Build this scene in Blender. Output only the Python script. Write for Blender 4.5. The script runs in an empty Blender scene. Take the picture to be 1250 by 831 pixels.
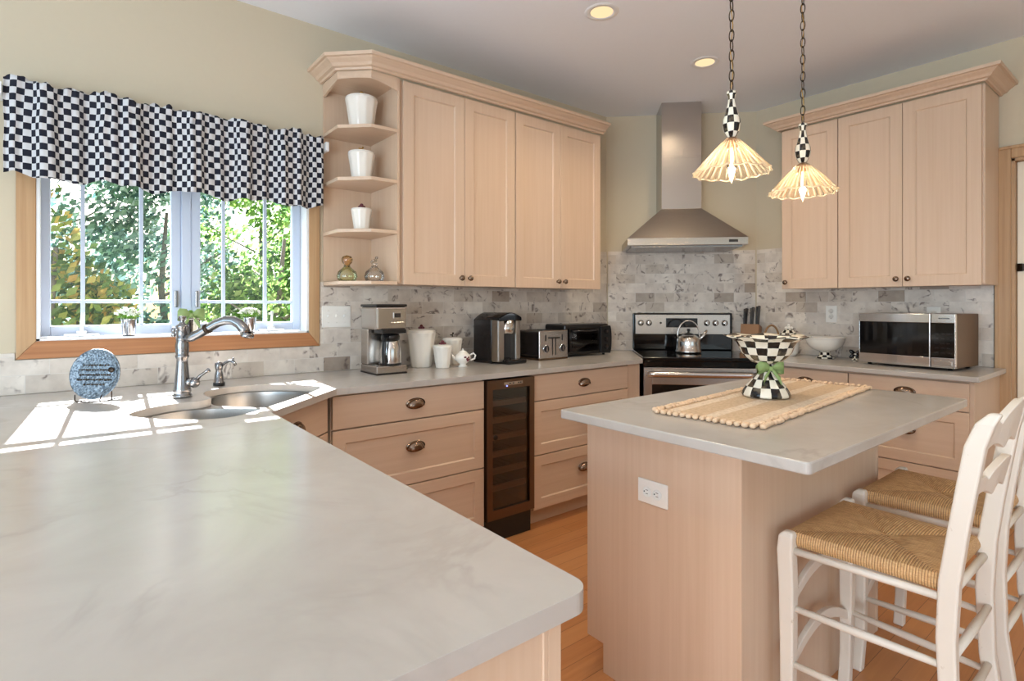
import bpy, bmesh, math, random
from mathutils import Matrix, Vector, noise
from mathutils.geometry import tessellate_polygon
PI = math.pi
random.seed(7)
sc = bpy.context.scene
COL = sc.collection

# ------------------------------------------------------------------ camera
cam_d = bpy.data.cameras.new('camera')
cam_d.sensor_width = 36.0
cam_d.lens = 671.2 / 1250 * 36.0
cam_d.shift_y = -(415.5 - 371.7) / 1250
cam_d.shift_x = -0.0007
cam_d.clip_start = 0.02
cam = bpy.data.objects.new('camera', cam_d)
cam.location = (0, 0, 1.278)
cam.rotation_euler = (PI/2, 0, -math.radians(90 - 51.35))
COL.objects.link(cam)
sc.camera = cam

# ------------------------------------------------------------------ colour management
sc.view_settings.view_transform = 'Standard'
sc.view_settings.look = 'None'
sc.view_settings.exposure = -0.13
sc.view_settings.gamma = 1.0
sc.view_settings.use_curve_mapping = False

# ------------------------------------------------------------------ world, sun, added room fill
w = bpy.data.worlds.new('World'); sc.world = w; w.use_nodes = True
nt = w.node_tree; nt.nodes.clear()
sky = nt.nodes.new('ShaderNodeTexSky'); sky.sky_type = 'NISHITA'
sky.sun_disc = False; sky.sun_elevation = math.radians(36.4); sky.sun_rotation = math.radians(3)
sky.air_density = 1.0; sky.dust_density = 2.5; sky.ozone_density = 1.5
bg = nt.nodes.new('ShaderNodeBackground'); bg.inputs['Strength'].default_value = 0.30
wo = nt.nodes.new('ShaderNodeOutputWorld')
nt.links.new(sky.outputs[0], bg.inputs[0]); nt.links.new(bg.outputs[0], wo.inputs[0])

def add_light(name, typ, loc, energy, color=(1, 1, 1), direction=None, **kw):
    l = bpy.data.lights.new(name, typ); l.energy = energy; l.color = color
    for k, v in kw.items(): setattr(l, k, v)
    o = bpy.data.objects.new(name, l); o.location = loc; COL.objects.link(o)
    if direction is not None:
        o.rotation_euler = Vector(direction).to_track_quat('-Z', 'Y').to_euler()
    return o

SUN_E = 58.0
add_light('sun', 'SUN', (0, 9, 8), SUN_E, (1.0, 0.985, 0.97), (-0.055, -1, -0.737), angle=math.radians(0.35))
# added area fill, out of view beside and behind the camera
FILL_COL = (1.0, 0.985, 0.95)
add_light('fill_side_low', 'AREA', (-2.5, -1.3, 1.15), 125, (0.86, 0.93, 1.0), (1, 0.10, 0.22), shape='RECTANGLE', size=1.7, size_y=1.7)
add_light('fill_side', 'AREA', (-2.35, .8, 1.30), 84, (0.62, 0.83, 1.0), (1, 0.0, 0.85), shape='RECTANGLE', size=2.6, size_y=1.7)
add_light('fill_rear', 'AREA', (0.9, -3.1, 1.15), 14, (0.88, 0.94, 1.0), (0.1, 1, 0.75), shape='RECTANGLE', size=3.4, size_y=1.6)

# ------------------------------------------------------------------ node materials
def srgb(r, g, b):
    f = lambda c: ((c/255) / 12.92) if c/255 <= 0.04045 else (((c/255) + 0.055) / 1.055) ** 2.4
    return (f(r), f(g), f(b), 1.0)

class NT:
    def __init__(s, name):
        s.m = bpy.data.materials.new(name); s.m.use_nodes = True
        s.n = s.m.node_tree.nodes; s.l = s.m.node_tree.links
        s.p = s.n['Principled BSDF']; s.out = s.n['Material Output']
    def node(s, typ, **kw):
        n = s.n.new(typ)
        for k, v in kw.items(): setattr(n, k, v)
        return n
    def put(s, sock, v):
        if isinstance(v, bpy.types.NodeSocket): s.l.new(v, sock)
        else: sock.default_value = v
    def math(s, op, a, b=0.0, c=0.0):
        n = s.node('ShaderNodeMath', operation=op); s.put(n.inputs[0], a); s.put(n.inputs[1], b); s.put(n.inputs[2], c); return n.outputs[0]
    def sep(s, v):
        n = s.node('ShaderNodeSeparateXYZ'); s.l.new(v, n.inputs[0]); return n.outputs
    def comb(s, x, y, z):
        n = s.node('ShaderNodeCombineXYZ'); s.put(n.inputs[0], x); s.put(n.inputs[1], y); s.put(n.inputs[2], z); return n.outputs[0]
    def obj(s): return s.node('ShaderNodeTexCoord').outputs['Object']
    def uv(s): return s.node('ShaderNodeTexCoord').outputs['UV']
    def mapping(s, v, scale=(1, 1, 1), loc=(0, 0, 0), rot=(0, 0, 0)):
        n = s.node('ShaderNodeMapping'); s.l.new(v, n.inputs[0]); n.inputs['Scale'].default_value = scale
        n.inputs['Location'].default_value = loc; n.inputs['Rotation'].default_value = rot; return n.outputs[0]
    def noise(s, v, scale=5, detail=4, rough=0.5, dist=0.0):
        n = s.node('ShaderNodeTexNoise'); s.l.new(v, n.inputs['Vector'])
        n.inputs['Scale'].default_value = scale; n.inputs['Detail'].default_value = detail
        n.inputs['Roughness'].default_value = rough; n.inputs['Distortion'].default_value = dist; return n.outputs[0]
    def mix(s, f, a, b):
        n = s.node('ShaderNodeMix', data_type='RGBA'); s.put(n.inputs[0], f); s.put(n.inputs[6], a); s.put(n.inputs[7], b); return n.outputs[2]
    def ramp(s, f, stops):
        n = s.node('ShaderNodeValToRGB'); s.l.new(f, n.inputs[0]); e = n.color_ramp.elements
        e[0].position, e[0].color = stops[0]; e[1].position, e[1].color = stops[-1]
        for p, c in stops[1:-1]:
            q = e.new(p); q.color = c
        return n.outputs[0]
    def g(s, f, a, b):  # scalar smooth ramp a->0, b->1
        n = s.node('ShaderNodeMapRange'); s.l.new(f, n.inputs[0]); n.inputs[1].default_value = a; n.inputs[2].default_value = b; return n.outputs[0]
    def bump(s, h, strength=0.3, dist=0.002):
        n = s.node('ShaderNodeBump'); s.l.new(h, n.inputs['Height']); n.inputs['Strength'].default_value = strength
        n.inputs['Distance'].default_value = dist; s.l.new(n.outputs[0], s.p.inputs['Normal'])
    def set(s, **kw):
        for k, v in kw.items(): s.put(s.p.inputs[k.replace('_', ' ')], v)
        return s

MAT = {}
def plain(name, col, rough=0.5, metal=0.0, **kw):
    t = NT(name)
    n = t.noise(t.obj(), 60, 2)
    t.set(Base_Color=t.mix(t.math('MULTIPLY', n, 0.12), col, (col[0]*0.8, col[1]*0.8, col[2]*0.8, 1)), Roughness=rough, Metallic=metal)
    for k, v in kw.items(): t.put(t.p.inputs[k.replace('_', ' ')], v)
    MAT[name] = t.m; return t.m

plain('wall_paint', srgb(205, 193, 169), 0.85)
plain('ceiling_paint', srgb(238, 241, 246), 0.9)
plain('white_paint', srgb(236, 237, 238), 0.35)
plain('vinyl', srgb(196, 207, 226), 0.4)  # blue cast of the shaded frames put into the base colour
plain('door_paint', srgb(238, 226, 205), 0.45)
plain('ceramic', srgb(240, 235, 226), 0.18)
plain('plate_plastic', srgb(238, 236, 230), 0.35)
plain('slot_dark', srgb(40, 36, 34), 0.5)
plain('black_plastic', srgb(22, 21, 22), 0.28)
plain('black_gloss', srgb(12, 11, 12), 0.07)
plain('grey_gloss', srgb(34, 30, 30), 0.12)
plain('dark_inside', srgb(74, 60, 50), 0.5)
plain('soil_moss', srgb(70, 92, 36), 0.8)
plain('ribbon', srgb(134, 156, 96), 0.6)
plain('petal', srgb(236, 238, 226), 0.6)
plain('leaf_green', srgb(112, 158, 52), 0.5)
plain('berry', srgb(96, 32, 44), 0.3)
plain('gold_knob', srgb(196, 158, 92), 0.3, 0.6)
plain('knife_handle', srgb(24, 22, 22), 0.3)
plain('rattan', srgb(150, 112, 74), 0.6)
plain('block_wood', srgb(156, 112, 74), 0.5)
plain('lawn', srgb(120, 150, 70), 0.9)
plain('bark', srgb(104, 100, 96), 0.9)
plain('oak_shelf', srgb(232, 204, 176), 0.5)

def metal(name, col, rough, bands=None):
    t = NT(name); v = t.obj()
    n = t.noise(t.mapping(v, (3, 3, 220) if bands == 'h' else (220, 220, 3)), 4, 2)
    t.set(Base_Color=t.mix(n, col, (col[0]*0.82, col[1]*0.82, col[2]*0.82, 1)), Metallic=1.0, Roughness=rough)
    MAT[name] = t.m
metal('steel', srgb(196, 190, 184), 0.27, 'h')
metal('steel_warm', srgb(178, 168, 158), 0.3, 'h')
metal('steel_bright', srgb(216, 212, 208), 0.2, 'v')
metal('sink_steel', srgb(150, 150, 148), 0.3, 'v')
metal('chrome', srgb(205, 206, 210), 0.12, 'v')
metal('pewter', srgb(150, 150, 152), 0.24, 'v')
metal('bronze_nickel', srgb(148, 128, 112), 0.2, 'v')
metal('cooler_steel', srgb(124, 104, 88), 0.33, 'v')
metal('iron', srgb(72, 62, 54), 0.4, 'v')
metal('brass', srgb(150, 104, 56), 0.35, 'v')

def emission(name, col, strength):
    t = NT(name); t.n.remove(t.p); e = t.node('ShaderNodeEmission')
    e.inputs[0].default_value = col; e.inputs[1].default_value = strength
    t.l.new(e.outputs[0], t.out.inputs[0]); MAT[name] = t.m
emission('lamp_glow', (1.0, 0.74, 0.42, 1), 1.25)
emission('bulb_glow', (1.0, 0.88, 0.70, 1), 45)
emission('led_blue', (0.15, 0.2, 1.0, 1), 6)

def cabinet_wood(name, c1, c2, rough=0.42, dirz=True):
    t = NT(name); v = t.obj()
    s = (60, 60, 1.3) if dirz else (1.3, 60, 60)
    a = t.noise(t.mapping(v, s), 1.0, 6, 0.6)
    b = t.noise(t.mapping(v, (7, 7, 0.7) if dirz else (0.7, 7, 7)), 1.0, 3, 0.5)
    f = t.math('ADD', t.math('MULTIPLY', a, 0.6), t.math('MULTIPLY', b, 0.4))
    t.set(Base_Color=t.mix(t.g(f, 0.38, 0.62), c1, c2), Roughness=rough)
    t.bump(a, 0.06, 0.001)
    MAT[name] = t.m
cabinet_wood('maple', srgb(213, 187, 163), srgb(206, 178, 152))
cabinet_wood('maple_h', srgb(213, 187, 163), srgb(206, 178, 152), 0.42, False)
cabinet_wood('oak_trim', srgb(196, 160, 120), srgb(174, 136, 96))
cabinet_wood('oak_trim_h', srgb(184, 128, 84), srgb(158, 102, 62), 0.42, False)

def stone():
    t = NT('quartz'); v = t.obj()
    c = t.noise(v, 3.2, 6, 0.62, 0.6)
    vein = t.math('ABSOLUTE', t.math('SUBTRACT', t.noise(v, 2.1, 5, 0.55, 1.3), 0.5))
    vf = t.math('MULTIPLY', t.math('SUBTRACT', 1.0, t.g(vein, 0.0, 0.035)), t.g(t.noise(v, 4, 2), 0.45, 0.7))
    base = t.mix(t.g(c, 0.3, 0.7), srgb(188, 183, 177), srgb(176, 170, 163))
    t.set(Base_Color=t.mix(t.math('MULTIPLY', vf, 0.40), base, srgb(150, 143, 137)), Roughness=0.22)
    t.p.inputs['Specular IOR Level'].default_value = 0.5
    MAT['quartz'] = t.m
stone()

def tiles():
    t = NT('marble_tile'); o = t.sep(t.obj())
    TW, TH = 0.152, 0.0762
    row = t.math('FLOOR', t.math('DIVIDE', o[2], TH))
    par = t.math('MODULO', row, 2.0)
    uu = t.math('ADD', t.math('DIVIDE', o[0], TW), t.math('MULTIPLY', par, 0.5))
    col = t.math('FLOOR', uu)
    fu = t.math('SUBTRACT', uu, col)
    fv = t.math('SUBTRACT', t.math('DIVIDE', o[2], TH), row)
    wn = t.node('ShaderNodeTexWhiteNoise', noise_dimensions='3D')
    t.l.new(t.comb(col, row, 3.7), wn.inputs['Vector'])
    r1 = wn.outputs['Value']; rc = t.sep(wn.outputs['Color'])
    local = t.comb(t.math('ADD', o[0], t.math('MULTIPLY', rc[0], 37.0)), t.math('MULTIPLY', rc[1], 21.0),
                   t.math('ADD', o[2], t.math('MULTIPLY', rc[2], 29.0)))
    vein = t.math('ABSOLUTE', t.math('SUBTRACT', t.noise(local, 6.5, 3, 0.5, 0.9), 0.5))
    vf = t.math('SUBTRACT', 1.0, t.g(vein, 0.008, 0.040))
    msk = t.g(t.noise(local, 14.0, 3, 0.6), 0.50, 0.62)
    cloud = t.noise(local, 9.0, 4, 0.6)
    base = t.mix(t.g(cloud, 0.35, 0.7), srgb(232, 226, 218), srgb(204, 196, 188))
    tint = t.ramp(r1, [(0.0, srgb(255, 253, 250)), (0.60, srgb(243, 239, 235)), (0.90, srgb(230, 224, 217)), (0.97, srgb(206, 197, 188)), (1.0, srgb(184, 172, 162))])
    mul = t.node('ShaderNodeMix', data_type='RGBA', blend_type='MULTIPLY'); mul.inputs[0].default_value = 1.0
    t.l.new(base, mul.inputs[6]); t.l.new(tint, mul.inputs[7])
    c = t.mix(t.math('MULTIPLY', t.math('MULTIPLY', vf, msk), 0.85), mul.outputs[2], srgb(104, 88, 82))
    eu = t.math('MINIMUM', fu, t.math('SUBTRACT', 1.0, fu)); ev = t.math('MINIMUM', fv, t.math('SUBTRACT', 1.0, fv))
    g = t.math('MINIMUM', t.math('MULTIPLY', eu, TW), t.math('MULTIPLY', ev, TH))
    gf = t.g(g, 0.0008, 0.0018)
    t.set(Base_Color=t.mix(gf, srgb(214, 208, 200), c), Roughness=0.28)
    t.bump(gf, 0.35, 0.0015)
    MAT['marble_tile'] = t.m
tiles()

def planks():
    t = NT('oak_floor'); v = t.obj()
    b = t.node('ShaderNodeTexBrick'); t.l.new(v, b.inputs['Vector'])
    b.offset = 0.37; b.inputs['Scale'].default_value = 1.0; b.inputs['Brick Width'].default_value = 1.1
    b.inputs['Row Height'].default_value = 0.082; b.inputs['Mortar Size'].default_value = 0.0012
    b.inputs['Color1'].default_value = srgb(200, 140, 88); b.inputs['Color2'].default_value = srgb(176, 112, 64)
    b.inputs['Mortar'].default_value = srgb(110, 66, 36); b.inputs['Mortar Smooth'].default_value = 0.3
    gr = t.noise(t.mapping(v, (1.2, 22, 1)), 2.0, 6, 0.65, 0.4)
    gf = t.g(gr, 0.35, 0.7)
    t.set(Base_Color=t.mix(t.math('MULTIPLY', gf, 0.45), b.outputs[0], srgb(214, 152, 98)), Roughness=0.3)
    MAT['oak_floor'] = t.m
planks()

def checker(name, white, black, rough=0.15, cloth=False):
    t = NT(name)
    uv = t.sep(t.uv())
    wob = t.noise(t.obj(), 40, 2)
    w_ = t.math('MULTIPLY', t.math('SUBTRACT', wob, 0.5), 0.0 if cloth else 0.12)
    p = t.comb(t.math('ADD', uv[0], w_), t.math('ADD', uv[1], w_), 0.5)
    c = t.node('ShaderNodeTexChecker'); t.l.new(p, c.inputs['Vector']); c.inputs['Scale'].default_value = 1.0
    c.inputs['Color1'].default_value = white; c.inputs['Color2'].default_value = black
    if cloth:
        t.set(Base_Color=c.outputs[0], Roughness=0.9)
        tr = t.node('ShaderNodeBsdfTranslucent'); t.l.new(c.outputs[0], tr.inputs[0])
        mx = t.node('ShaderNodeMixShader'); mx.inputs[0].default_value = 0.07
        t.l.new(t.p.outputs[0], mx.inputs[1]); t.l.new(tr.outputs[0], mx.inputs[2]); t.l.new(mx.outputs[0], t.out.inputs[0])
    else:
        n = t.noise(t.obj(), 25, 3)
        col = t.mix(t.math('MULTIPLY', t.g(n, 0.5, 0.75), 0.35), c.outputs[0], srgb(196, 176, 140))
        t.set(Base_Color=col, Roughness=rough)
    MAT[name] = t.m
checker('checked_enamel', srgb(236, 230, 214), srgb(22, 20, 22))
checker('checked_cloth', srgb(212, 212, 214), srgb(24, 26, 42), cloth=True)

def glass(name, tint, refl=0.1, rough=0.02, trans=0.0, tcol=(1, 1, 1, 1)):
    t = NT(name); t.n.remove(t.p)
    a = t.node('ShaderNodeBsdfTransparent'); a.inputs[0].default_value = tint
    b = t.node('ShaderNodeBsdfGlossy'); b.inputs['Roughness'].default_value = rough
    fr = t.node('ShaderNodeFresnel'); fr.inputs[0].default_value = 1.45
    f = t.math('MINIMUM', t.math('ADD', t.math('MULTIPLY', fr.outputs[0], 0.8), refl), 1.0)
    m = t.node('ShaderNodeMixShader'); t.l.new(f, m.inputs[0]); t.l.new(a.outputs[0], m.inputs[1]); t.l.new(b.outputs[0], m.inputs[2])
    last = m.outputs[0]
    if trans > 0:
        d = t.node('ShaderNodeBsdfTranslucent'); d.inputs[0].default_value = tcol
        d2 = t.node('ShaderNodeBsdfDiffuse'); d2.inputs[0].default_value = tcol
        ad = t.node('ShaderNodeMixShader'); ad.inputs[0].default_value = 0.5
        t.l.new(d.outputs[0], ad.inputs[1]); t.l.new(d2.outputs[0], ad.inputs[2])
        m2 = t.node('ShaderNodeMixShader'); m2.inputs[0].default_value = trans
        t.l.new(last, m2.inputs[1]); t.l.new(ad.outputs[0], m2.inputs[2]); last = m2.outputs[0]
    t.l.new(last, t.out.inputs[0]); MAT[name] = t.m
glass('pane_glass', (0.97, 0.985, 1.0, 1), 0.0)
glass('clear_glass', (0.97, 0.96, 0.94, 1), 0.10, 0.03)
glass('green_glass', (0.90, 0.94, 0.72, 1), 0.08, 0.03)
glass('amber_glass', (0.86, 0.66, 0.4, 1), 0.08, 0.05)
glass('shade_glass', (0.95, 0.85, 0.69, 1), 0.06, 0.10, 0.10, (1.0, 0.90, 0.72, 1))
glass('rib_glass', (0.98, 0.93, 0.84, 1), 0.10, 0.15, 0.55, (1.0, 0.92, 0.78, 1))
glass('smoked_glass', (0.62, 0.55, 0.50, 1), 0.02, 0.03)
glass('embossed_glass', (0.55, 0.62, 0.70, 1), 0.25, 0.18, 0.25, (0.55, 0.62, 0.7, 1))

def rush():
    t = NT('rush'); uv = t.sep(t.uv())
    st = t.math('SINE', t.math('MULTIPLY', uv[1], 2*PI))
    n = t.noise(t.comb(t.math('MULTIPLY', uv[0], 6.0), t.math('FLOOR', uv[1]), 0.0), 1.5, 3)
    c = t.mix(t.g(n, 0.3, 0.7), srgb(232, 190, 136), srgb(196, 150, 100))
    c2 = t.mix(t.g(st, -1.0, -0.6), srgb(128, 90, 54), c)
    t.set(Base_Color=c2, Roughness=0.6); t.bump(st, 0.5, 0.002); MAT['rush'] = t.m
rush()

def distressed():
    t = NT('chair_paint'); v = t.obj()
    n = t.noise(v, 38, 5, 0.7)
    t.set(Base_Color=t.mix(t.g(n, 0.66, 0.74), srgb(224, 215, 202), srgb(188, 170, 148)), Roughness=0.45)
    MAT['chair_paint'] = t.m
distressed()

def jute():
    t = NT('jute'); uv = t.sep(t.uv())
    band = t.math('ABSOLUTE', uv[1])
    a = t.math('SINE', t.math('MULTIPLY', uv[0], 2*PI*95)); b = t.math('SINE', t.math('MULTIPLY', uv[1], 2*PI*16))
    wv = t.math('MULTIPLY', a, b)
    light = t.math('GREATER_THAN', t.math('SINE', t.math('MULTIPLY', uv[1], 2*PI*2.5)), 0.55)
    base = t.mix(light, srgb(220, 194, 162), srgb(240, 222, 200))
    n = t.noise(t.obj(), 90, 3)
    c = t.mix(t.math('MULTIPLY', t.g(n, 0.4, 0.7), 0.4), base, srgb(172, 138, 102))
    t.set(Base_Color=c, Roughness=0.9); t.bump(wv, 0.8, 0.003); MAT['jute'] = t.m
jute()
plain('jute_ball', srgb(224, 194, 162), 0.9)

def leafmat(name, cols):
    t = NT(name)
    g = t.node('ShaderNodeNewGeometry')
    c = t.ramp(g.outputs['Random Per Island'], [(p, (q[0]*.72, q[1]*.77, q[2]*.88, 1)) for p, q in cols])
    t.set(Base_Color=c, Roughness=0.5)
    tr = t.node('ShaderNodeBsdfTranslucent'); t.l.new(c, tr.inputs[0])
    mx = t.node('ShaderNodeMixShader'); mx.inputs[0].default_value = 0.6
    t.l.new(t.p.outputs[0], mx.inputs[1]); t.l.new(tr.outputs[0], mx.inputs[2]); t.l.new(mx.outputs[0], t.out.inputs[0])
    MAT[name] = t.m
t_ = NT('hammered'); n_ = t_.noise(t_.obj(), 130, 3, 0.6)
t_.set(Base_Color=t_.mix(t_.g(n_, .35, .65), srgb(70, 80, 90), srgb(150, 162, 172)), Metallic=0.9, Roughness=0.32); t_.bump(n_, 1.0, 0.004)
MAT['hammered'] = t_.m
leafmat('foliage_green', [(0, srgb(60, 92, 56)), (0.4, srgb(112, 150, 72)), (0.75, srgb(160, 190, 96)), (1, srgb(206, 214, 150))])
leafmat('foliage_autumn', [(0, srgb(70, 96, 64)), (0.4, srgb(132, 156, 84)), (0.75, srgb(206, 196, 110)), (1, srgb(232, 170, 96))])
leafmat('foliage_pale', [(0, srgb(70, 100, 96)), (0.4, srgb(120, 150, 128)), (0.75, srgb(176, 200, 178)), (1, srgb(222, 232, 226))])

# ------------------------------------------------------------------ geometry helpers
def RZ(deg): return Matrix.Rotation(math.radians(deg), 4, 'Z')
def T(x, y, z): return Matrix.Translation((x, y, z))
MY = Matrix.Rotation(PI/2, 4, 'X')     # local +Z -> -Y (front)
class MB:
    def __init__(s):
        s.bm = bmesh.new(); s.uvl = s.bm.loops.layers.uv.new('UVMap')
    def faces(s, vs, fs, M=None, uvs=None, smooth=False):
        bv = [s.bm.verts.new((M @ Vector(v)) if M is not None else v) for v in vs]
        for i, f in enumerate(fs):
            try: fc = s.bm.faces.new([bv[k] for k in f])
            except ValueError: continue
            fc.smooth = smooth
            if uvs:
                for lp, u in zip(fc.loops, uvs[i]): lp[s.uvl].uv = u
        return s
    def box(s, x0, x1, y0, y1, z0, z1, M=None):
        v = [(x0,y0,z0),(x1,y0,z0),(x1,y1,z0),(x0,y1,z0),(x0,y0,z1),(x1,y0,z1),(x1,y1,z1),(x0,y1,z1)]
        return s.faces(v, [(0,3,2,1),(4,5,6,7),(0,1,5,4),(1,2,6,5),(2,3,7,6),(3,0,4,7)], M)
    def prism(s, pts, z0, z1, holes=(), M=None):
        loops = [list(pts)] + [list(h) for h in holes]
        allp = [p for lp in loops for p in lp]; n = len(allp)
        vs = [(p[0], p[1], z0) for p in allp] + [(p[0], p[1], z1) for p in allp]
        fs = []
        if holes:
            tri = tessellate_polygon([[Vector((p[0], p[1], 0)) for p in lp] for lp in loops])
            for t in tri: fs.append(tuple(i + n for i in t)); fs.append(tuple(reversed(t)))
        else:
            fs.append(tuple(range(n, 2*n))); fs.append(tuple(reversed(range(n))))
        k = 0
        for lp in loops:
            m = len(lp)
            for i in range(m):
                a, b = k + i, k + (i+1) % m
                fs.append((a, b, b+n, a+n))
            k += m
        return s.faces(vs, fs, M)
    def lathe(s, prof, n=32, M=None, un=1.0, vs=None, sm=True, flute=None, a0=0.0, a1=2*PI, cap=False):
        m = len(prof); full = abs(a1-a0-2*PI) < 1e-6
        cnt = n if full else n+1
        v = []
        for i, (r, z) in enumerate(prof):
            for k in range(cnt):
                a = a0 + (a1-a0)*k/n
                rr, zz = (r, z) if flute is None else flute(r, z, a, i)
                v.append((rr*math.cos(a), rr*math.sin(a), zz))
        if vs is None: vs = [i/(m-1) for i in range(m)]
        fs, uv = [], []
        for i in range(m-1):
            for k in range(n):
                k2 = (k+1) % cnt if full else k+1
                fs.append((i*cnt+k, i*cnt+k2, (i+1)*cnt+k2, (i+1)*cnt+k))
                uv.append(((un*k/n, vs[i]), (un*(k+1)/n, vs[i]), (un*(k+1)/n, vs[i+1]), (un*k/n, vs[i+1])))
        if cap:
            fs.append(tuple(reversed(range(cnt)))); uv.append([(0, 0)]*cnt)
            fs.append(tuple((m-1)*cnt+k for k in range(cnt))); uv.append([(0, 0)]*cnt)
        return s.faces(v, fs, M, uv, sm)
    def cyl(s, r, z0, z1, n=24, M=None, r2=None, sm=True):
        r2 = r if r2 is None else r2
        return s.lathe([(1e-5, z0), (r, z0), (r, z0), (r2, z1), (r2, z1), (1e-5, z1)], n, M, sm=sm)
    def ell(s, rx, ry, rz, M=None, n=20, m=12):
        prof = [(max(1e-5, math.cos(a)), math.sin(a)) for a in [(-PI/2 + PI*i/m) for i in range(m+1)]]
        S = Matrix.Diagonal((rx, ry, rz, 1))
        return s.lathe(prof, n, (M @ S) if M is not None else S)
    def tube(s, pts, r, n=10, closed=False, M=None, flat=None):
        P = [Vector(p) for p in pts]; m = len(P)
        rs = r if isinstance(r, (list, tuple)) else [r]*m
        v = []; prev = None
        for i in range(m):
            if closed: t = P[(i+1) % m] - P[i-1]
            else: t = P[min(i+1, m-1)] - P[max(i-1, 0)]
            t.normalize()
            if prev is None:
                ref = Vector((0, 0, 1)) if abs(t.z) < 0.9 else Vector((1, 0, 0))
                a = t.cross(ref).normalized()
            else:
                a = (prev - t*prev.dot(t)).normalized()
            prev = a; b = t.cross(a)
            for k in range(n):
                an = 2*PI*k/n
                v.append(P[i] + a*math.cos(an)*rs[i] + b*math.sin(an)*rs[i])
        fs = []
        for i in range(m if closed else m-1):
            j = (i+1) % m
            for k in range(n):
                fs.append((i*n+k, i*n+(k+1) % n, j*n+(k+1) % n, j*n+k))
        if not closed:
            fs.append(tuple(reversed(range(n)))); fs.append(tuple((m-1)*n+k for k in range(n)))
        return s.faces(v, fs, M, None, True)
    def strip(s, pts, wid, thick, M=None):
        """rectangular-section bar along pts (list of Vector), wid/thick = (axis vector, half size) pairs"""
        (wa, wh), (ta, th) = wid, thick
        wa, ta = Vector(wa), Vector(ta); v = []
        m = len(pts)
        for i, p in enumerate(pts):
            p = Vector(p)
            w_ = wh[i] if isinstance(wh, list) else wh
            t_ = th[i] if isinstance(th, list) else th
            v += [p - wa*w_ - ta*t_, p + wa*w_ - ta*t_, p + wa*w_ + ta*t_, p - wa*w_ + ta*t_]
        fs = [(0, 3, 2, 1), tuple(4*(m-1)+k for k in range(4))]
        for i in range(m-1):
            for k in range(4): fs.append((4*i+k, 4*i+(k+1) % 4, 4*i+4+(k+1) % 4, 4*i+4+k))
        return s.faces(v, fs, M)
    def sweep(s, path, prof, M=None):
        """profile (out, z) swept along an open plan path; out is to the right of travel, mitred"""
        P = [Vector((p[0], p[1])) for p in path]; m = len(P); v = []
        for i in range(m):
            d1 = (P[i]-P[i-1]).normalized() if i > 0 else (P[1]-P[0]).normalized()
            d2 = (P[i+1]-P[i]).normalized() if i < m-1 else d1
            n1 = Vector((d1.y, -d1.x)); n2 = Vector((d2.y, -d2.x))
            b = (n1+n2).normalized(); k = 1.0/max(0.3, b.dot(n1))
            for (o, z) in prof:
                q = P[i] + b*(o*k); v.append((q.x, q.y, z))
        c = len(prof); fs = [tuple(range(c)), tuple(reversed([(m-1)*c+k for k in range(c)]))]
        for i in range(m-1):
            for k in range(c):
                k2 = (k+1) % c
                fs.append((i*c+k, (i+1)*c+k, (i+1)*c+k2, i*c+k2))
        return s.faces(v, fs, M)
    def build(s, name, mat, parent=None, bevel=0.0, seg=2, smooth=False, nofix=False):
        if not nofix: bmesh.ops.recalc_face_normals(s.bm, faces=s.bm.faces)
        me = bpy.data.meshes.new(name); s.bm.to_mesh(me); s.bm.free()
        me.materials.append(MAT[mat] if isinstance(mat, str) else mat)
        o = bpy.data.objects.new(name, me); COL.objects.link(o)
        if parent is not None: o.parent = parent
        if smooth:
            for p in me.polygons: p.use_smooth = True
        if bevel:
            b = o.modifiers.new('bevel', 'BEVEL'); b.width = bevel; b.segments = seg
            b.limit_method = 'ANGLE'; b.angle_limit = math.radians(35)
        return o

def thing(name, label, cat, loc=(0, 0, 0), rot=0, group=None):
    o = bpy.data.objects.new(name, None); COL.objects.link(o)
    o.empty_display_size = 0.05
    o.location = loc; o.rotation_euler = (0, 0, math.radians(rot))
    return tag(o, label, cat, group)
def tag(o, label, cat, group=None):
    o['label'] = label; o['category'] = cat
    if group: o['group'] = group
    return o
def structure(o): o['kind'] = 'structure'; return o
def dup(root, loc=None, rot=None, label=None, scale=None):
    def rec(o, par):
        c = o.copy(); COL.objects.link(c); c.parent = par
        for ch in [x for x in list(COL.objects) if x.parent == o]: rec(ch, c)
        return c
    r = rec(root, None)
    if loc: r.location = loc
    if rot is not None: r.rotation_euler = (0, 0, math.radians(rot))
    if scale: r.scale = (scale,)*3
    if label: r['label'] = label
    return r
def box1(name, mat, dims, parent=None, bevel=0.0):
    return MB().box(*dims).build(name, mat, parent, bevel)

# ------------------------------------------------------------------ the room
CEIL = 2.79
YA, XB = 2.991, 4.18                     # window wall, right wall
CA, CB = (3.36, YA), (XB, 2.171)          # ends of the diagonal corner wall
WX0, WX1, WZ0, WZ1 = -0.118, 0.985, 1.128, 1.90
XL, YR = -2.6, -3.6
structure(MB().box(XL-0.1, XB+1.2, YR-0.1, YA+0.15, -0.08, 0).build('floor', 'oak_floor'))
structure(MB().box(XL-0.1, XB+1.2, YR-0.1, YA+0.15, CEIL, CEIL+0.1).build('ceiling', 'ceiling_paint'))
Mw = T(0, YA, 0) @ Matrix.Rotation(PI/2, 4, 'X') @ Matrix.Diagonal((1, 1, -1, 1))
structure(MB().prism([(XL-0.1, 0), (CA[0], 0), (CA[0], CEIL), (XL-0.1, CEIL)], 0, 0.15,
          [[(WX0, WZ0), (WX1, WZ0), (WX1, WZ1), (WX0, WZ1)]], Mw).build('wall_left', 'wall_paint'))
structure(MB().prism([CA, CB, (CB[0]+0.15, CB[1]), (CB[0]+0.15, YA+0.15), (CA[0], YA+0.15)], 0, CEIL).build('wall_corner', 'wall_paint'))
DY0, DY1, DZ = -0.15, 0.672, 2.11
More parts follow.
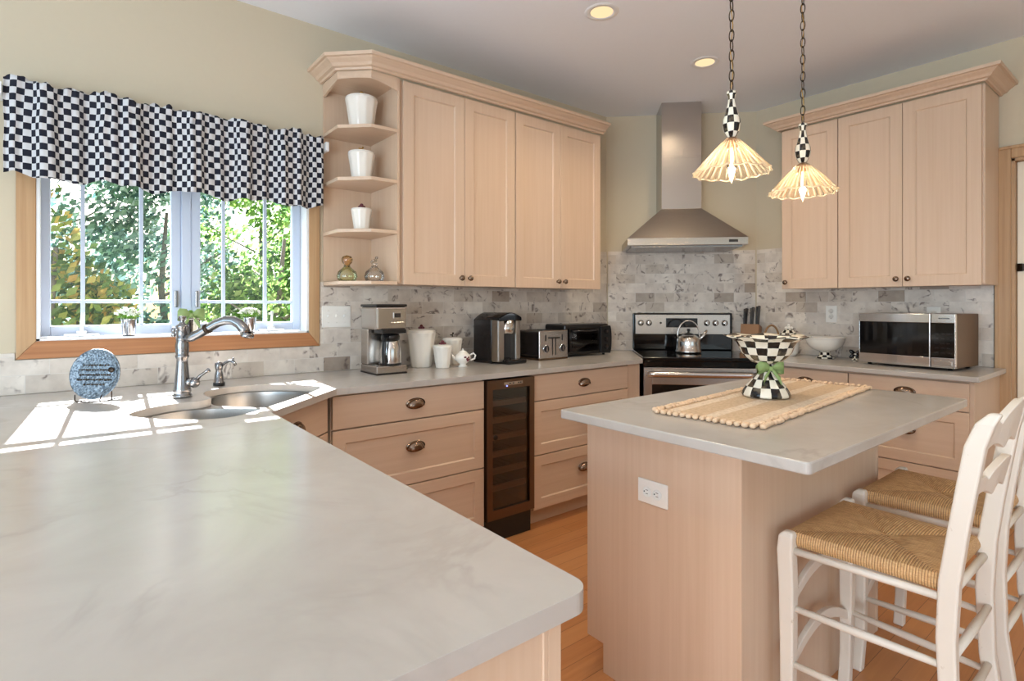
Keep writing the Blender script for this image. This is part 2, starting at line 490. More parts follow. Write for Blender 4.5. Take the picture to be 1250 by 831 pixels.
Mr = Matrix(((0, 0, 1, XB), (1, 0, 0, 0), (0, 1, 0, 0), (0, 0, 0, 1)))
structure(MB().prism([(YR, 0), (DY0, 0), (DY0, DZ), (DY1, DZ), (DY1, 0), (CB[1], 0), (CB[1], CEIL), (YR, CEIL)], 0, 0.15, (), Mr).build('wall_right', 'wall_paint'))
Ms = Matrix(((0, 0, -1, XL), (1, 0, 0, 0), (0, 1, 0, 0), (0, 0, 0, 1)))
structure(MB().prism([(YR, 0), (YA, 0), (YA, CEIL), (YR, CEIL)], 0, 0.1, [[(-.30, .35), (2.35, .35), (2.35, 2.35), (-.30, 2.35)], [(-2.05, .15), (-.45, .15), (-.45, 2.35), (-2.05, 2.35)]], Ms).build('wall_side', 'wall_paint'))  # openings out of view, cut to suit the added side fill
Mk = T(0, YR, 0) @ Matrix.Rotation(PI/2, 4, 'X')
structure(MB().prism([(XL-0.1, 0), (XB+0.15, 0), (XB+0.15, CEIL), (XL-0.1, CEIL)], 0, 0.1, [[(-0.95, .15), (2.75, .15), (2.75, 2.35), (-0.95, 2.35)]], Mk).build('wall_rear', 'wall_paint'))  # unseen opening added to go with the rear fill

# window: casing, jamb, two casement sashes with prairie bars
win = structure(thing('window_1', '', ''))
for k in ('label', 'category'): del win[k]
C0, C1, CZ0, CZ1 = -0.18, 1.042, 1.056, 1.96
ya, yb = YA-0.018, YA
def miter(pts, y0, y1):
    m = MB(); n = len(pts)
    v = [(p[0], y0, p[1]) for p in pts] + [(p[0], y1, p[1]) for p in pts]
    m.faces(v, [tuple(range(n)), tuple(reversed(range(n, 2*n)))] + [(i, (i+1) % n, (i+1) % n + n, i+n) for i in range(n)])
    return m
miter([(C0, CZ0), (WX0, WZ0), (WX0, WZ1), (C0, CZ1)], ya, yb).build('casing', 'oak_trim', win, 0.003)
miter([(C1, CZ0), (C1, CZ1), (WX1, WZ1), (WX1, WZ0)], ya, yb).build('casing', 'oak_trim', win, 0.003)
miter([(C0, CZ0), (C1, CZ0), (WX1, WZ0), (WX0, WZ0)], ya, yb).build('casing', 'oak_trim_h', win, 0.003)
miter([(C0, CZ1), (WX0, WZ1), (WX1, WZ1), (C1, CZ1)], ya, yb).build('casing', 'oak_trim_h', win, 0.003)
j = MB()
j.box(WX0, WX0+0.012, ya+.004, 3.14, WZ0, WZ1).box(WX1-0.012, WX1, ya+.004, 3.14, WZ0, WZ1)
j.box(WX0, WX1, ya+.004, 3.14, WZ0, WZ0+0.010).box(WX0, WX1, ya+.004, 3.14, WZ1-0.012, WZ1)
j.build('jamb', 'white_paint', win, 0.001)
GZ0, GZ1 = 1.186, 1.85
g1, g2 = (-0.075, 0.366), (0.490, 0.930)
mm = MB(); mm.box(0.408, 0.448, 3.066, 3.125, WZ0+0.010, WZ1-0.012)
mm.build('mullion', 'vinyl', win, 0.003)
for (a, b), ms in ((g1, (0.034, 0.249)), (g2, (0.595, 0.793))):
    m = MB(); o0 = a-0.034 if a < 0 else a-0.040; o1 = b+0.040 if a < 0 else b+0.040
    m.box(o0, a, 3.073, 3.115, WZ0+0.012, WZ1-.014).box(b, o1, 3.073, 3.115, WZ0+0.012, WZ1-.014)
    m.box(a, b, 3.073, 3.115, WZ0+0.012, GZ0).box(a, b, 3.073, 3.115, GZ1, WZ1-.014)
    sash = m.build('sash', 'vinyl', win, 0.004)
    m = MB()
    for x in ms: m.box(x-0.008, x+0.008, 3.085, 3.103, GZ0, GZ1)
    m.box(a, b, 3.086, 3.102, 1.284, 1.299)
    m.build('muntin', 'vinyl', sash, 0.002)
    MB().box(a, b, 3.092, 3.096, GZ0, GZ1).build('pane', 'pane_glass', sash)
MB().box(WX0, WX1, 3.285, 3.319, 1.926, 1.946).box(WX0, WX0+.01, 3.125, 3.305, 1.933, 1.941).box(WX1-.01, WX1, 3.125, 3.305, 1.933, 1.941).build('shadow_rail', 'vinyl', win)  # bar added outside, hidden from view, to cast a thin shadow line on the worktop
for x in (0.03, 0.815):
    m = MB(); m.box(x-0.062, x+0.062, 3.035, 3.072, WZ0+0.0105, WZ0+0.024)
    m.box(x-0.018, x+0.018, 3.045, 3.07, WZ0+0.022, WZ0+0.036)
    cr = m.build('crank_base', 'white_paint', win, 0.004)
    MB().tube([(x, 3.05, WZ0+0.036), (x, 3.046, WZ0+0.085), (x+0.004, 3.05, WZ0+0.115)], [0.008, 0.006, 0.007], 8).build('crank_handle', 'white_paint', cr)
for x in (0.385, 0.472):
    MB().box(x-0.007, x+0.007, 3.052, 3.073, 1.265, 1.345).build('sash_lock', 'pewter', win, 0.003)

# right-hand door with oak casing
d = structure(thing('door_1', '', ''))
for k in ('label', 'category'): del d[k]
cw = 0.070
m = MB(); x0, x1 = XB-0.02, XB
m.box(x0, x1, DY1, DY1+cw, 0, DZ+cw).box(x0, x1, DY0-cw, DY0, 0, DZ+cw)
m.box(x0-.008, x1, DY1+cw-.018, DY1+cw, 0, DZ+cw)
m.build('casing', 'oak_trim', d, 0.004)
m = MB().box(x0, x1, DY0, DY1, DZ, DZ+cw).box(x0-.008, x1, DY0-cw, DY1+cw-.018, DZ+cw-.018, DZ+cw)
m.build('casing', 'oak_trim', d, 0.004)
MB().box(XB, XB+.15, DY1-0.014, DY1, 0, DZ).box(XB, XB+.15, DY0, DY0+0.014, 0, DZ).box(XB, XB+.15, DY0, DY1, DZ-.014, DZ).build('jamb', 'oak_trim', d)
m = MB(); a, b = DY0+0.016, DY1-0.016
m.box(XB+.055, XB+.085, a, b, 0.008, DZ-.016)
for (p, q) in ((a, a+.11), (b-.11, b)): m.box(XB+.045, XB+.056, p, q, 0.008, DZ-.016)
for (p, q) in ((.008, .22), (.95, 1.08), (DZ-.136, DZ-.016)): m.box(XB+.045, XB+.056, a+.11, b-.11, p, q)
slab = m.build('door_slab', 'door_paint', d, 0.004)
MB().cyl(.012, -.022, .022, 12, T(XB+.038, DY1-.03, 1.49)).box(XB+.037, XB+.046, DY1-.06, DY1-.025, 1.47, 1.51).build('hinge', 'iron', slab)

# marble brick backsplash, one tiled field on each wall
def backsplash(name, label, loc, rot, outline):
    o = miter(outline, -0.010, -0.001).build(name, 'marble_tile')
    o.location = loc; o.rotation_euler = (0, 0, math.radians(rot)); tag(o, label, 'backsplash'); return o
ZC = 0.915
backsplash('tile_backsplash', 'marble brick tile along the window wall, from under the window to the toaster oven', (0, YA, 0), 0,
    [(-0.95, ZC), (3.352, ZC), (3.352, 1.70), (2.935, 1.70), (2.935, 1.40), (1.045, 1.40), (1.045, 1.053), (-0.183, 1.053), (-0.183, 1.082), (-0.95, 1.082)])
L = math.hypot(CB[0]-CA[0], CB[1]-CA[1])
backsplash('tile_backsplash', 'tall marble brick tile field behind the range and under the hood', (CA[0], CA[1], 0), -45,
    [(0.012, 0.90), (L-0.012, 0.90), (L-0.012, 1.705), (0.012, 1.705)])
backsplash('tile_backsplash', 'marble brick tile behind the microwave and the footed white bowl', (XB, CB[1], 0), -90,
    [(0.008, ZC), (CB[1]-.748, ZC), (CB[1]-.748, 1.39), (0.38, 1.39), (0.38, 1.705), (0.008, 1.705)])

# ------------------------------------------------------------------ cabinetry
def shaker(m, x0, x1, z0, z1, y, st=0.062, th=0.020, rec=0.008, slab=False):
    """door / drawer front, front face at y (facing -Y)"""
    if slab: m.box(x0, x1, y, y+th, z0, z1); return
    # one continuous shell: outer rim, inner step, panel
    a, b = st, st+0.006
    def ring(o): return [(x0+o, z0+o), (x1-o, z0+o), (x1-o, z1-o), (x0+o, z1-o)]
    rings = [(ring(0), y+th), (ring(0), y+0.001), (ring(0.001), y), (ring(a), y), (ring(b), y+rec)]
    v = []
    for r, yy in rings: v += [(p[0], yy, p[1]) for p in r]
    fs = [(3, 2, 1, 0)]
    for i in range(len(rings)-1):
        for k in range(4): fs.append((4*i+k, 4*i+(k+1) % 4, 4*i+4+(k+1) % 4, 4*i+4+k))
    n = len(v); fs.append((n-4, n-3, n-2, n-1))
    m.faces(v, fs)
def knob(x, z, y, par):
    M = T(x, y, z) @ MY
    MB().lathe([(1e-5, 0), (.009, 0), (.006, .004), (.005, .012), (.013, .015), (.0165, .020), (.014, .026), (.006, .030), (1e-5, .030)], 14, M).build('knob', 'bronze_nickel', par)
def cup(x, z, y, par):
    m = MB(); n1, n2 = 20, 8; v = []; W, H, D = .046, .036, .026
    for i in range(n2+1):
        b = PI/2*i/n2 if i else 0.0
        for k in range(n1+1):
            a = PI*k/n1
            # half dome: from rim (i=0, against the face) to the nose
            rx, rz = W*math.cos(b)**.55, H*math.cos(b)**.7
            v.append((x+rx*math.cos(a), y-.002-D*math.sin(b), z-.010+rz*math.sin(a)*1.0))
    fs = [(i*(n1+1)+k, i*(n1+1)+k+1, (i+1)*(n1+1)+k+1, (i+1)*(n1+1)+k) for i in range(n2) for k in range(n1)]
    m.faces(v, fs, None, None, True)
    m.lathe([(1e-5, 0), (1, 0), (1, .0025), (1e-5, .0025)], 28, T(x, y, z) @ MY @ Matrix.Diagonal((.052, .027, 1, 1)))
    m.build('cup_pull', 'bronze_nickel', par, nofix=True)

def upper(label, loc, rot, w, depth, splits, knobs, z0=1.385, z1=2.475, finished_right=False):
    t = thing('wall_cabinet', label, 'cabinet', loc, rot)
    MB().box(0, w, 0.021, depth, z0+.004, z1).build('carcass', 'maple', t, 0.001)
    for (a, b), kx in zip(splits, knobs):
        m = MB(); shaker(m, a, b, z0, z1-.006, 0)
        dr = m.build('door', 'maple', t)
        knob(kx, z0+.045, 0, dr)
    return t
YU = 2.648
upper('pale maple wall cabinet with two doors, next to the open corner shelves', (1.352, YU, 0), 0, .788, YA-.012-YU,
      [(.022, .411), (.414, .784)], [.383, .442])
upper('pale maple wall cabinet with two doors, at the range end of the window wall', (2.141, YU, 0), 0, .779, YA-.012-YU,
      [(.003, .382), (.385, .771)], [.354, .413])
XU = 3.826
upper('narrow one-door maple wall cabinet right of the range hood', (XU, 1.812, 0), -90, .361, XB-.012-XU,
      [(.007, .359)], [.035])
upper('wide two-door maple wall cabinet above the microwave', (XU, 1.450, 0), -90, .725, XB-.012-XU,
      [(.002, .350), (.353, .713)], [.322, .381])

crown = [(0, 2.477), (.012, 2.477), (.016, 2.486), (.030, 2.490), (.040, 2.503), (.060, 2.516), (.066, 2.522), (.078, 2.524), (.080, 2.540), (0, 2.540)]
c1 = MB().sweep([(1.06, YA-.002), (1.06, 2.768), (1.19, 2.640), (2.922, 2.640)], crown).build('crown_moulding', 'maple_h')
tag(c1, 'maple crown moulding over the long run of wall cabinets and the corner shelves', 'moulding')
c2 = MB().sweep([(XB-.002, 1.818), (3.818, 1.818), (3.818, .722), (XB-.002, .722)], crown).build('crown_moulding', 'maple_h')
tag(c2, 'maple crown moulding on top of the wall cabinets above the microwave', 'moulding')

# open corner shelf unit
sh = thing('shelf_unit', 'open maple corner shelf unit at the window end of the wall cabinets', 'shelf', (0, 0, 0))
outl = [(1.062, YA-.013), (1.062, 2.772), (1.190, 2.645), (1.350, 2.645), (1.350, YA-.013)]
MB().box(1.064, 1.350, YA-.013, YA-.002, 1.405, 2.475).build('back_panel', 'maple', sh)
MB().box(1.338, 1.3515, 2.650, YA-.013, 1.400, 2.475).build('side_panel', 'maple', sh)
SHZ = [1.400, 1.668, 1.935, 2.204]
for z in SHZ:
    MB().prism([(x if x < 1.3 else 1.3378, y) for x, y in outl], z-.018, z).build('shelf', 'maple_h', sh, 0.002)
# top board with an arched frieze below the crown
MB().prism([(x if x < 1.3 else 1.3378, y) for x, y in outl], 2.440, 2.476).build('top_board', 'maple_h', sh)
m = MB()
fr = [Vector((1.062, 2.97)), Vector((1.062, 2.772)), Vector((1.190, 2.645)), Vector((1.3378, 2.645))]
for i in range(3):
    a, b = fr[i], fr[i+1]; dd = (b-a); ln = dd.length; dd.normalize(); nn = Vector((-dd.y, dd.x)) * (-1 if i == 0 else -1)
    N = 10; v = []
    for k in range(N+1):
        q = a + dd*ln*k/N; glob = (i + k/N)/3.0
        zb = 2.440 - .034*(abs(glob-.5)*2)**2.0
        for off in (0, .012):
            r = q - Vector((dd.y, -dd.x))*off
            v.append((r.x, r.y, zb)); v.append((r.x, r.y, 2.441))
    fs = []
    for k in range(N):
        e = 4*k; f = e+4
        fs += [(e, e+1, f+1, f), (e+2, f+2, f+3, e+3), (e, f, f+2, e+2)]
    m.faces(v, fs)
m.build('frieze', 'maple', sh)

ZT = 0.884; ZD = [(.106, .412), (.418, .722), (.729, .874)]
def drawer_stack(t, x0, x1, pull=True):
    for i, (a, b) in enumerate(ZD):
        m = MB(); shaker(m, x0, x1, a, b, 0, slab=(i == 2), st=.058)
        o = m.build('drawer', 'maple_h', t, 0.0015 if i == 2 else 0)
        if pull: cup((x0+x1)/2, (a+b)/2 + (.0 if i == 2 else .025), 0, o)
def base(name, label, loc, rot, w, depth, toe=True):
    t = thing(name, label, 'cabinet', loc, rot)
    MB().box(0, w, .021, depth, .10, ZT-.0015).build('carcass', 'maple', t)
    if toe: MB().box(0, w, .075, depth-.02, 0, .10).build('toe_kick', 'maple_h', t)
    return t
YF = 2.365
t = base('base_cabinet', 'wide three-drawer maple base cabinet left of the wine cooler', (.882, YF, 0), 0, .818, .60)
drawer_stack(t, .003, .815)
t = base('base_cabinet', 'three-drawer maple base cabinet between wine cooler and range', (2.040, YF, 0), 0, .835, .60)
drawer_stack(t, .003, .825)
# angled filler beside the range
f = MB().prism([(2.877, 2.375), (3.000, 2.375), (3.415, 2.79), (3.40, 2.81), (2.877, 2.81)], 0.0, ZT-.001).build('filler_panel', 'maple')
tag(f, 'maple filler panel closing the angle left of the range', 'panel')
# right wall base cabinets
XF = 3.570
t = base('base_cabinet', 'narrow three-drawer maple base cabinet right of the range', (XF, 1.800, 0), -90, .503, .59)
# body narrowed so that it clears the range's rear corner
drawer_stack(t, .02, .500)
t = base('base_cabinet', 'wide three-drawer maple base cabinet under the microwave', (XF, 1.296, 0), -90, .576, .59)
drawer_stack(t, .003, .559)
# diagonal sink cabinet + peninsula cabinets
t = thing('sink_cabinet', 'diagonal maple sink cabinet under the corner sink', 'cabinet', (.497, 1.997, 0), 45)
wd = math.hypot(.37, .37)
MB().box(0.0, wd, .021, .07, .10, ZT-.0015).build('carcass', 'maple', t)
MB().box(0.0, wd, .06, .10, 0, .10).build('toe_kick', 'maple_h', t)
MB().prism([(-.006, .0), (-.006-.046, -.046), (-.006-.060, -.030), (-.006, .03)], .10, ZT-.0015).build('filler_stile', 'maple', t)
m = MB(); shaker(m, .006, wd-.006, .729, .874, 0, slab=True); o = m.build('false_drawer', 'maple_h', t, .0015); cup(wd/2-.02, .80, 0, o)
for a, b, kx in ((.006, wd/2-.0015, wd/2-.03), (wd/2+.0015, wd-.006, wd/2+.03)):
    m = MB(); shaker(m, a, b, .106, .722, 0, st=.05); o = m.build('door', 'maple', t); knob(kx, .66, 0, o)
t = base('peninsula_cabinet', 'maple base cabinet at the near end of the peninsula', (.49, .533, 0), 90, .70, .90)
MB().box(-.016, 0, .0, .90, 0, ZT-.0015).box(-.020, -.016, 0.0, .022, 0, ZT-.0015).box(-.020, -.016, .022, .030, 0, ZT-.0015).build('end_panel', 'maple', t, .001)
for a, b, kx in ((.003, .348, .32), (.351, .697, .38)):
    m = MB(); shaker(m, a, b, .106, .874, 0); o = m.build('door', 'maple', t); knob(kx, .81, 0, o)
t = base('peninsula_cabinet', 'maple base cabinet in the peninsula beside the sink', (.49, 1.235, 0), 90, .690, .55)
for a, b, kx in ((.003, .343, .313), (.346, .687, .376)):
    m = MB(); shaker(m, a, b, .106, .874, 0); o = m.build('door', 'maple', t); knob(kx, .81, 0, o)

# ------------------------------------------------------------------ sink and worktops
def uv2xy(u, v): return ((u-v)/2**.5, (u+v)/2**.5)
def catmull(P, n=6):
    out = []; m = len(P)
    for i in range(m):
        p0, p1, p2, p3 = P[i-1], P[i], P[(i+1) % m], P[(i+2) % m]
        for k in range(n):
            s_ = k/n
            out.append(tuple(0.5*((2*p1[c]) + (-p0[c]+p2[c])*s_ + (2*p0[c]-5*p1[c]+4*p2[c]-p3[c])*s_*s_ + (-p0[c]+3*p1[c]-3*p2[c]+p3[c])*s_**3) for c in (0, 1)))
    return out
sink_uv = [(1.63, 1.16), (1.615, 1.30), (1.655, 1.45), (1.75, 1.488), (1.86, 1.465), (1.935, 1.405), (2.00, 1.405), (2.06, 1.475), (2.14, 1.528), (2.25, 1.522), (2.335, 1.45), (2.375, 1.32), (2.36, 1.17), (2.29, 1.10), (2.1, 1.083), (1.9, 1.083), (1.70, 1.092)]
hole = [uv2xy(*p) for p in catmull(sink_uv)]
def arc(cx, cy, r, a0, a1, n=8): return [(cx+r*math.cos(math.radians(a0+(a1-a0)*i/n)), cy+r*math.sin(math.radians(a0+(a1-a0)*i/n))) for i in range(n+1)]
ctop = [(-.46, .49)] + arc(.525-.03, .49+.03, .03, -90, 0) + [(.525, 1.966), (.889, 2.332), (2.980, 2.332), (3.488, 2.842), (3.352, YA-.012), (-.46, YA-.012)]
o = MB().prism(ctop, .886, .914, [hole]).build('worktop', 'quartz', None, .004, 2)
tag(o, 'long pale quartz worktop over the peninsula, sink corner and window wall', 'countertop')
btop = [(3.536, .690)] + [(XB-.026, .690), (XB-.026, .745), (XB-.012, .745), (XB-.012, 2.155), (4.055, 2.28), (3.536, 1.762)]
o = MB().prism(btop, .886, .914).build('worktop', 'quartz', None, .004, 2)
tag(o, 'pale quartz worktop under the microwave, right of the range', 'countertop')

sk = thing('kitchen_sink', 'stainless double bowl sink set under the corner worktop', 'sink', (0, 0, 0))
rz = .8855
lb = catmull([(1.65, 1.17), (1.635, 1.30), (1.67, 1.44), (1.75, 1.47), (1.85, 1.445), (1.925, 1.375), (1.95, 1.25), (1.945, 1.13), (1.88, 1.10), (1.72, 1.108)], 5)
rb = catmull([(1.985, 1.13), (1.98, 1.25), (1.995, 1.38), (2.07, 1.455), (2.15, 1.508), (2.24, 1.503), (2.315, 1.44), (2.355, 1.32), (2.34, 1.18), (2.28, 1.118), (2.12, 1.10), (2.03, 1.10)], 5)
rim = catmull([(1.60, 1.13), (1.585, 1.30), (1.63, 1.48), (1.75, 1.52), (1.88, 1.50), (1.97, 1.47), (2.05, 1.51), (2.14, 1.56), (2.27, 1.55), (2.365, 1.46), (2.395, 1.33), (2.375, 1.175), (2.29, 1.072), (2.1, 1.062), (1.9, 1.062), (1.68, 1.065)], 5)
MB().prism([uv2xy(*p) for p in rim], rz-.006, rz, [[uv2xy(*p) for p in lb], [uv2xy(*p) for p in rb]]).build('rim', 'sink_steel', sk)
def bowl(poly, depth, cu, cv):
    m = MB(); v = []; n = len(poly)
    levels = [(0, 1.0), (-.02, .985), (-depth+.03, .96), (-depth+.008, .92), (-depth, .84), (-depth-.004, .10)]
    for dz, s_ in levels:
        for (u, q) in poly:
            x, y = uv2xy(cu+(u-cu)*s_, cv+(q-cv)*s_); v.append((x, y, rz-.001+dz))
    fs = [(i*n+k, i*n+(k+1) % n, (i+1)*n+(k+1) % n, (i+1)*n+k) for i in range(len(levels)-1) for k in range(n)]
    m.faces(v, fs, None, None, True)
    b = m.build('bowl', 'sink_steel', sk, smooth=True)
    x, y = uv2xy(cu, cv)
    MB().lathe([(1e-5, 0), (.02, .0), (.024, .003), (.04, .004), (.043, .001)], 24, T(x, y, rz-depth-.004)).build('drain', 'chrome', b)
bowl(lb, .17, 1.80, 1.28); bowl(rb, .20, 2.17, 1.30)

# ------------------------------------------------------------------ faucet, soap pump, plate
fx = thing('kitchen_faucet', 'tall pewter pull-out faucet behind the corner sink', 'faucet', (.335, 2.497, .9145), -45)
# local +X points over the sink
MB().lathe([(1e-5, 0), (.034, 0), (.034, .010), (.030, .014), (.030, .020), (.032, .024), (.029, .034), (.024, .09), (.020, .135), (.0195, .150), (.024, .158), (.024, .164), (.0215, .168), (.024, .185), (.0245, .205), (.021, .222), (.0225, .226), (.0225, .232), (.020, .236), (.020, .272), (.023, .276), (.023, .281), (.012, .288), (.008, .296), (.010, .304), (.014, .314), (.014, .318), (1e-5, .320)], 28).build('body', 'pewter', fx)
pts = [(.012, 0, .232), (.04, 0, .236), (.075, 0, .252), (.11, 0, .272), (.15, 0, .293), (.185, 0, .303), (.215, 0, .301), (.24, 0, .288), (.258, 0, .268), (.267, 0, .250)]
sp = MB().tube(pts, [.016, .0175, .0175, .017, .017, .0175, .018, .019, .020, .019], 16).build('spout', 'pewter', fx)
MB().lathe([(1e-5, 0), (.023, 0), (.025, .006), (.023, .014), (.019, .018)], 20, T(.270, 0, .238) @ Matrix.Rotation(math.radians(14), 4, 'Y')).build('spray_head', 'pewter', sp)
MB().tube([(.100, 0, .267), (.112, 0, .273)], [.0205, .0205], 16).build('collar', 'iron', sp)
h = MB().tube([(.015, 0, .062), (.045, 0, .060)], [.012, .020], 14).ell(.020, .018, .020, T(.052, 0, .058)).build('valve', 'pewter', fx)
MB().tube([(.055, 0, .063), (.075, 0, .085), (.098, 0, .100), (.112, 0, .108)], [.008, .006, .0055, .009], 10).build('lever', 'pewter', h)
MB().tube([(-.016, 0, .255), (-.030, 0, .255)], .010, 12).ell(.009, .009, .012, T(-.036, 0, .263)).ell(.009, .009, .012, T(-.036, 0, .247)).build('side_finial', 'pewter', fx)

sd = thing('soap_dispenser', 'small pewter soap pump with curved spout beside the faucet', 'soap dispenser', (.512, 2.752, .9145), -45)
MB().lathe([(1e-5, 0), (.023, 0), (.023, .012), (.021, .014), (.017, .050), (.013, .068), (.015, .074), (.018, .092), (.016, .102), (1e-5, .108)], 22).build('body', 'pewter', sd)
MB().lathe([(.0235, 0), (.0245, .001), (.0245, .014), (.0232, .015)], 22).build('base_ring', 'black_plastic', sd)
MB().tube([(.010, 0, .088), (.030, 0, .103), (.052, 0, .112), (.070, 0, .108), (.080, 0, .092)], [.007, .006, .006, .0065, .007], 10).tube([(.066, 0, .112), (.068, 0, .126)], [.004, .006], 8).build('spout', 'pewter', sd)

pl = thing('display_plate', 'round embossed grey glass plate standing on a wire easel by the window', 'plate', (.073, 2.60, .9145), -38)
def plfl(r, z, a, i): return r, z + (.0012*math.sin(31*a)*math.sin(r*160) if 0 < i < 9 else 0)
Mp = T(0, -.01, .103) @ Matrix.Rotation(math.radians(-10), 4, 'X') @ MY
m = MB().lathe([(1e-5, 0), (.02, .001), (.035, 0), (.05, .0015), (.062, 0), (.074, .001), (.080, .003), (.088, .004), (.093, .007), (.0945, .004), (.090, -.001), (1e-5, -.004)], 64, Mp, flute=plfl)
pd = m.build('disc', 'hammered', pl)
m = MB()
for k, (w_, z) in enumerate(((.05, .034), (.066, .016), (.06, -.002), (.066, -.02), (.04, -.038))):
    n = int(w_*2/.010)
    for i in range(n):
        x = -w_ + i*.010 + random.uniform(0, .002); hh = random.uniform(.003, .006)
        m.box(x, x+.006, z-hh, z+hh*.4, .0015, .004, Mp)
m.ell(.012, .010, .004, Mp @ T(.058, .015, .004), 12, 6)
m.build('embossing', 'iron', pd)
m = MB()
for s_ in (-1, 1):
    m.tube([(s_*.045, .052, .004), (s_*.045, .0, .004), (s_*.045, -.045, .004), (s_*.045, -.052, .012), (s_*.05, -.046, .030)], .0022, 8)
    m.tube([(s_*.045, .010, .004), (s_*.03, .03, .08), (0, .042, .12)], .0022, 8)
m.tube([(-.045, -.03, .004), (-.02, -.05, .005), (0, -.054, .004), (.02, -.05, .005), (.045, -.03, .004)], .0022, 8)
m.build('easel', 'iron', pl)

# ------------------------------------------------------------------ window sill plants
def sill_plant(label, loc):
    t = thing('potted_flowers', label, 'potted plant', loc, 0, 'little flower pots on the window sill'); t.scale = (1.38, 1.1, 1.32)
    MB().lathe([(1e-5, 0), (.016, 0), (.017, .003), (.021, .050), (.0225, .060), (.020, .060), (.018, .045)], 22).build('pot', 'chrome', t)
    MB().cyl(.017, -.0, .0035, 20).build('pot_base', 'iron', t)
    m = MB(); rnd = random.Random(len(label))
    for k in range(34):
        a = rnd.uniform(0, 2*PI); rr = .034*rnd.random()**.5; z = .072 + .022*(1-(rr/.034)**2)*rnd.uniform(.6, 1.1)
        Mf = T(rr*math.cos(a), rr*math.sin(a)*.7, z) @ Matrix.Rotation(rnd.uniform(-.6, .6), 4, 'X') @ Matrix.Rotation(rnd.uniform(-.6, .6), 4, 'Y')
        for q in range(5):
            m.ell(.0058, .0036, .0016, Mf @ RZ(q*72) @ T(.0056, 0, 0), 6, 4)
    m.build('blossoms', 'petal', t)
    m = MB()
    for k in range(16):
        a = k*2.4; m.tube([(0, 0, .05), (.018*math.cos(a), .014*math.sin(a), .066), (.030*math.cos(a), .022*math.sin(a), .072+.01*(k % 3))], .0015, 5)
        m.ell(.012, .006, .0015, T(.026*math.cos(a), .018*math.sin(a), .066) @ RZ(math.degrees(a)) @ Matrix.Rotation(.4, 4, 'Y'), 8, 4)
    m.build('leaves', 'leaf_green', t)
ZS = WZ0 + .0105
sill_plant('little silver pot of white flowers on the left part of the window sill', (.196, 3.006, ZS))
sill_plant('little silver pot of white flowers on the right part of the window sill', (.700, 3.006, ZS))
t = thing('checked_pot', 'small black and white checked pot with green ribbon bow on the sill', 'pot', (.438, 3.008, ZS), 0); t.scale = (1.15, .95, 1.30)
MB().lathe([(1e-5, 0), (.028, 0), (.030, .004), (.036, .052), (.038, .058), (.033, .058), (.031, .03)], 28, None, 9, [0, .1, .2, .4, 2.8, 3.0, 3.6, 4]).build('pot', 'checked_enamel', t)
def bow(par, z, y, s_, mat='ribbon'):
    m = MB()
    def rib(pts, w0):
        P = [Vector(p) for p in pts]; v = []
        for i, p in enumerate(P):
            ww = w0[i]; v += [p + Vector((0, 0, ww)), p - Vector((0, 0, ww)), p - Vector((0, .0018, ww)), p + Vector((0, -.0018, ww))]
        fs = []
        for i in range(len(P)-1):
            for k in range(4): fs.append((4*i+k, 4*i+(k+1) % 4, 4*i+4+(k+1) % 4, 4*i+4+k))
        m.faces(v, fs, None, None, True)
    for s2 in (-1, 1):
        rib([(0, y-.004*s_, z), (s2*.02*s_, y-.014*s_, z+.012*s_), (s2*.045*s_, y-.012*s_, z+.010*s_), (s2*.052*s_, y, z-.002*s_), (s2*.040*s_, y+.004*s_, z-.010*s_), (s2*.015*s_, y+.002, z-.004*s_), (0, y-.002, z)],
            [.005*s_, .013*s_, .018*s_, .018*s_, .013*s_, .007*s_, .004*s_])
        rib([(0, y-.006*s_, z), (s2*.014*s_, y-.012*s_, z-.018*s_), (s2*.030*s_, y-.016*s_, z-.040*s_), (s2*.034*s_, y-.020*s_, z-.062*s_)], [.004*s_, .010*s_, .012*s_, .010*s_])
    m.ell(.009*s_, .007*s_, .009*s_, T(0, y-.008*s_, z))
    m.build('ribbon_bow', mat, par)
bow(t, .068, -.024, .95)
m = MB()
for k in range(9):
    a = k*.7; m.ell(.024, .012, .003, T(.014*math.cos(a), .012*math.sin(a), .068+.004*(k % 3)) @ RZ(math.degrees(a)) @ Matrix.Rotation(.5, 4, 'Y'), 8, 5)
m.build('leaves', 'leaf_green', t)

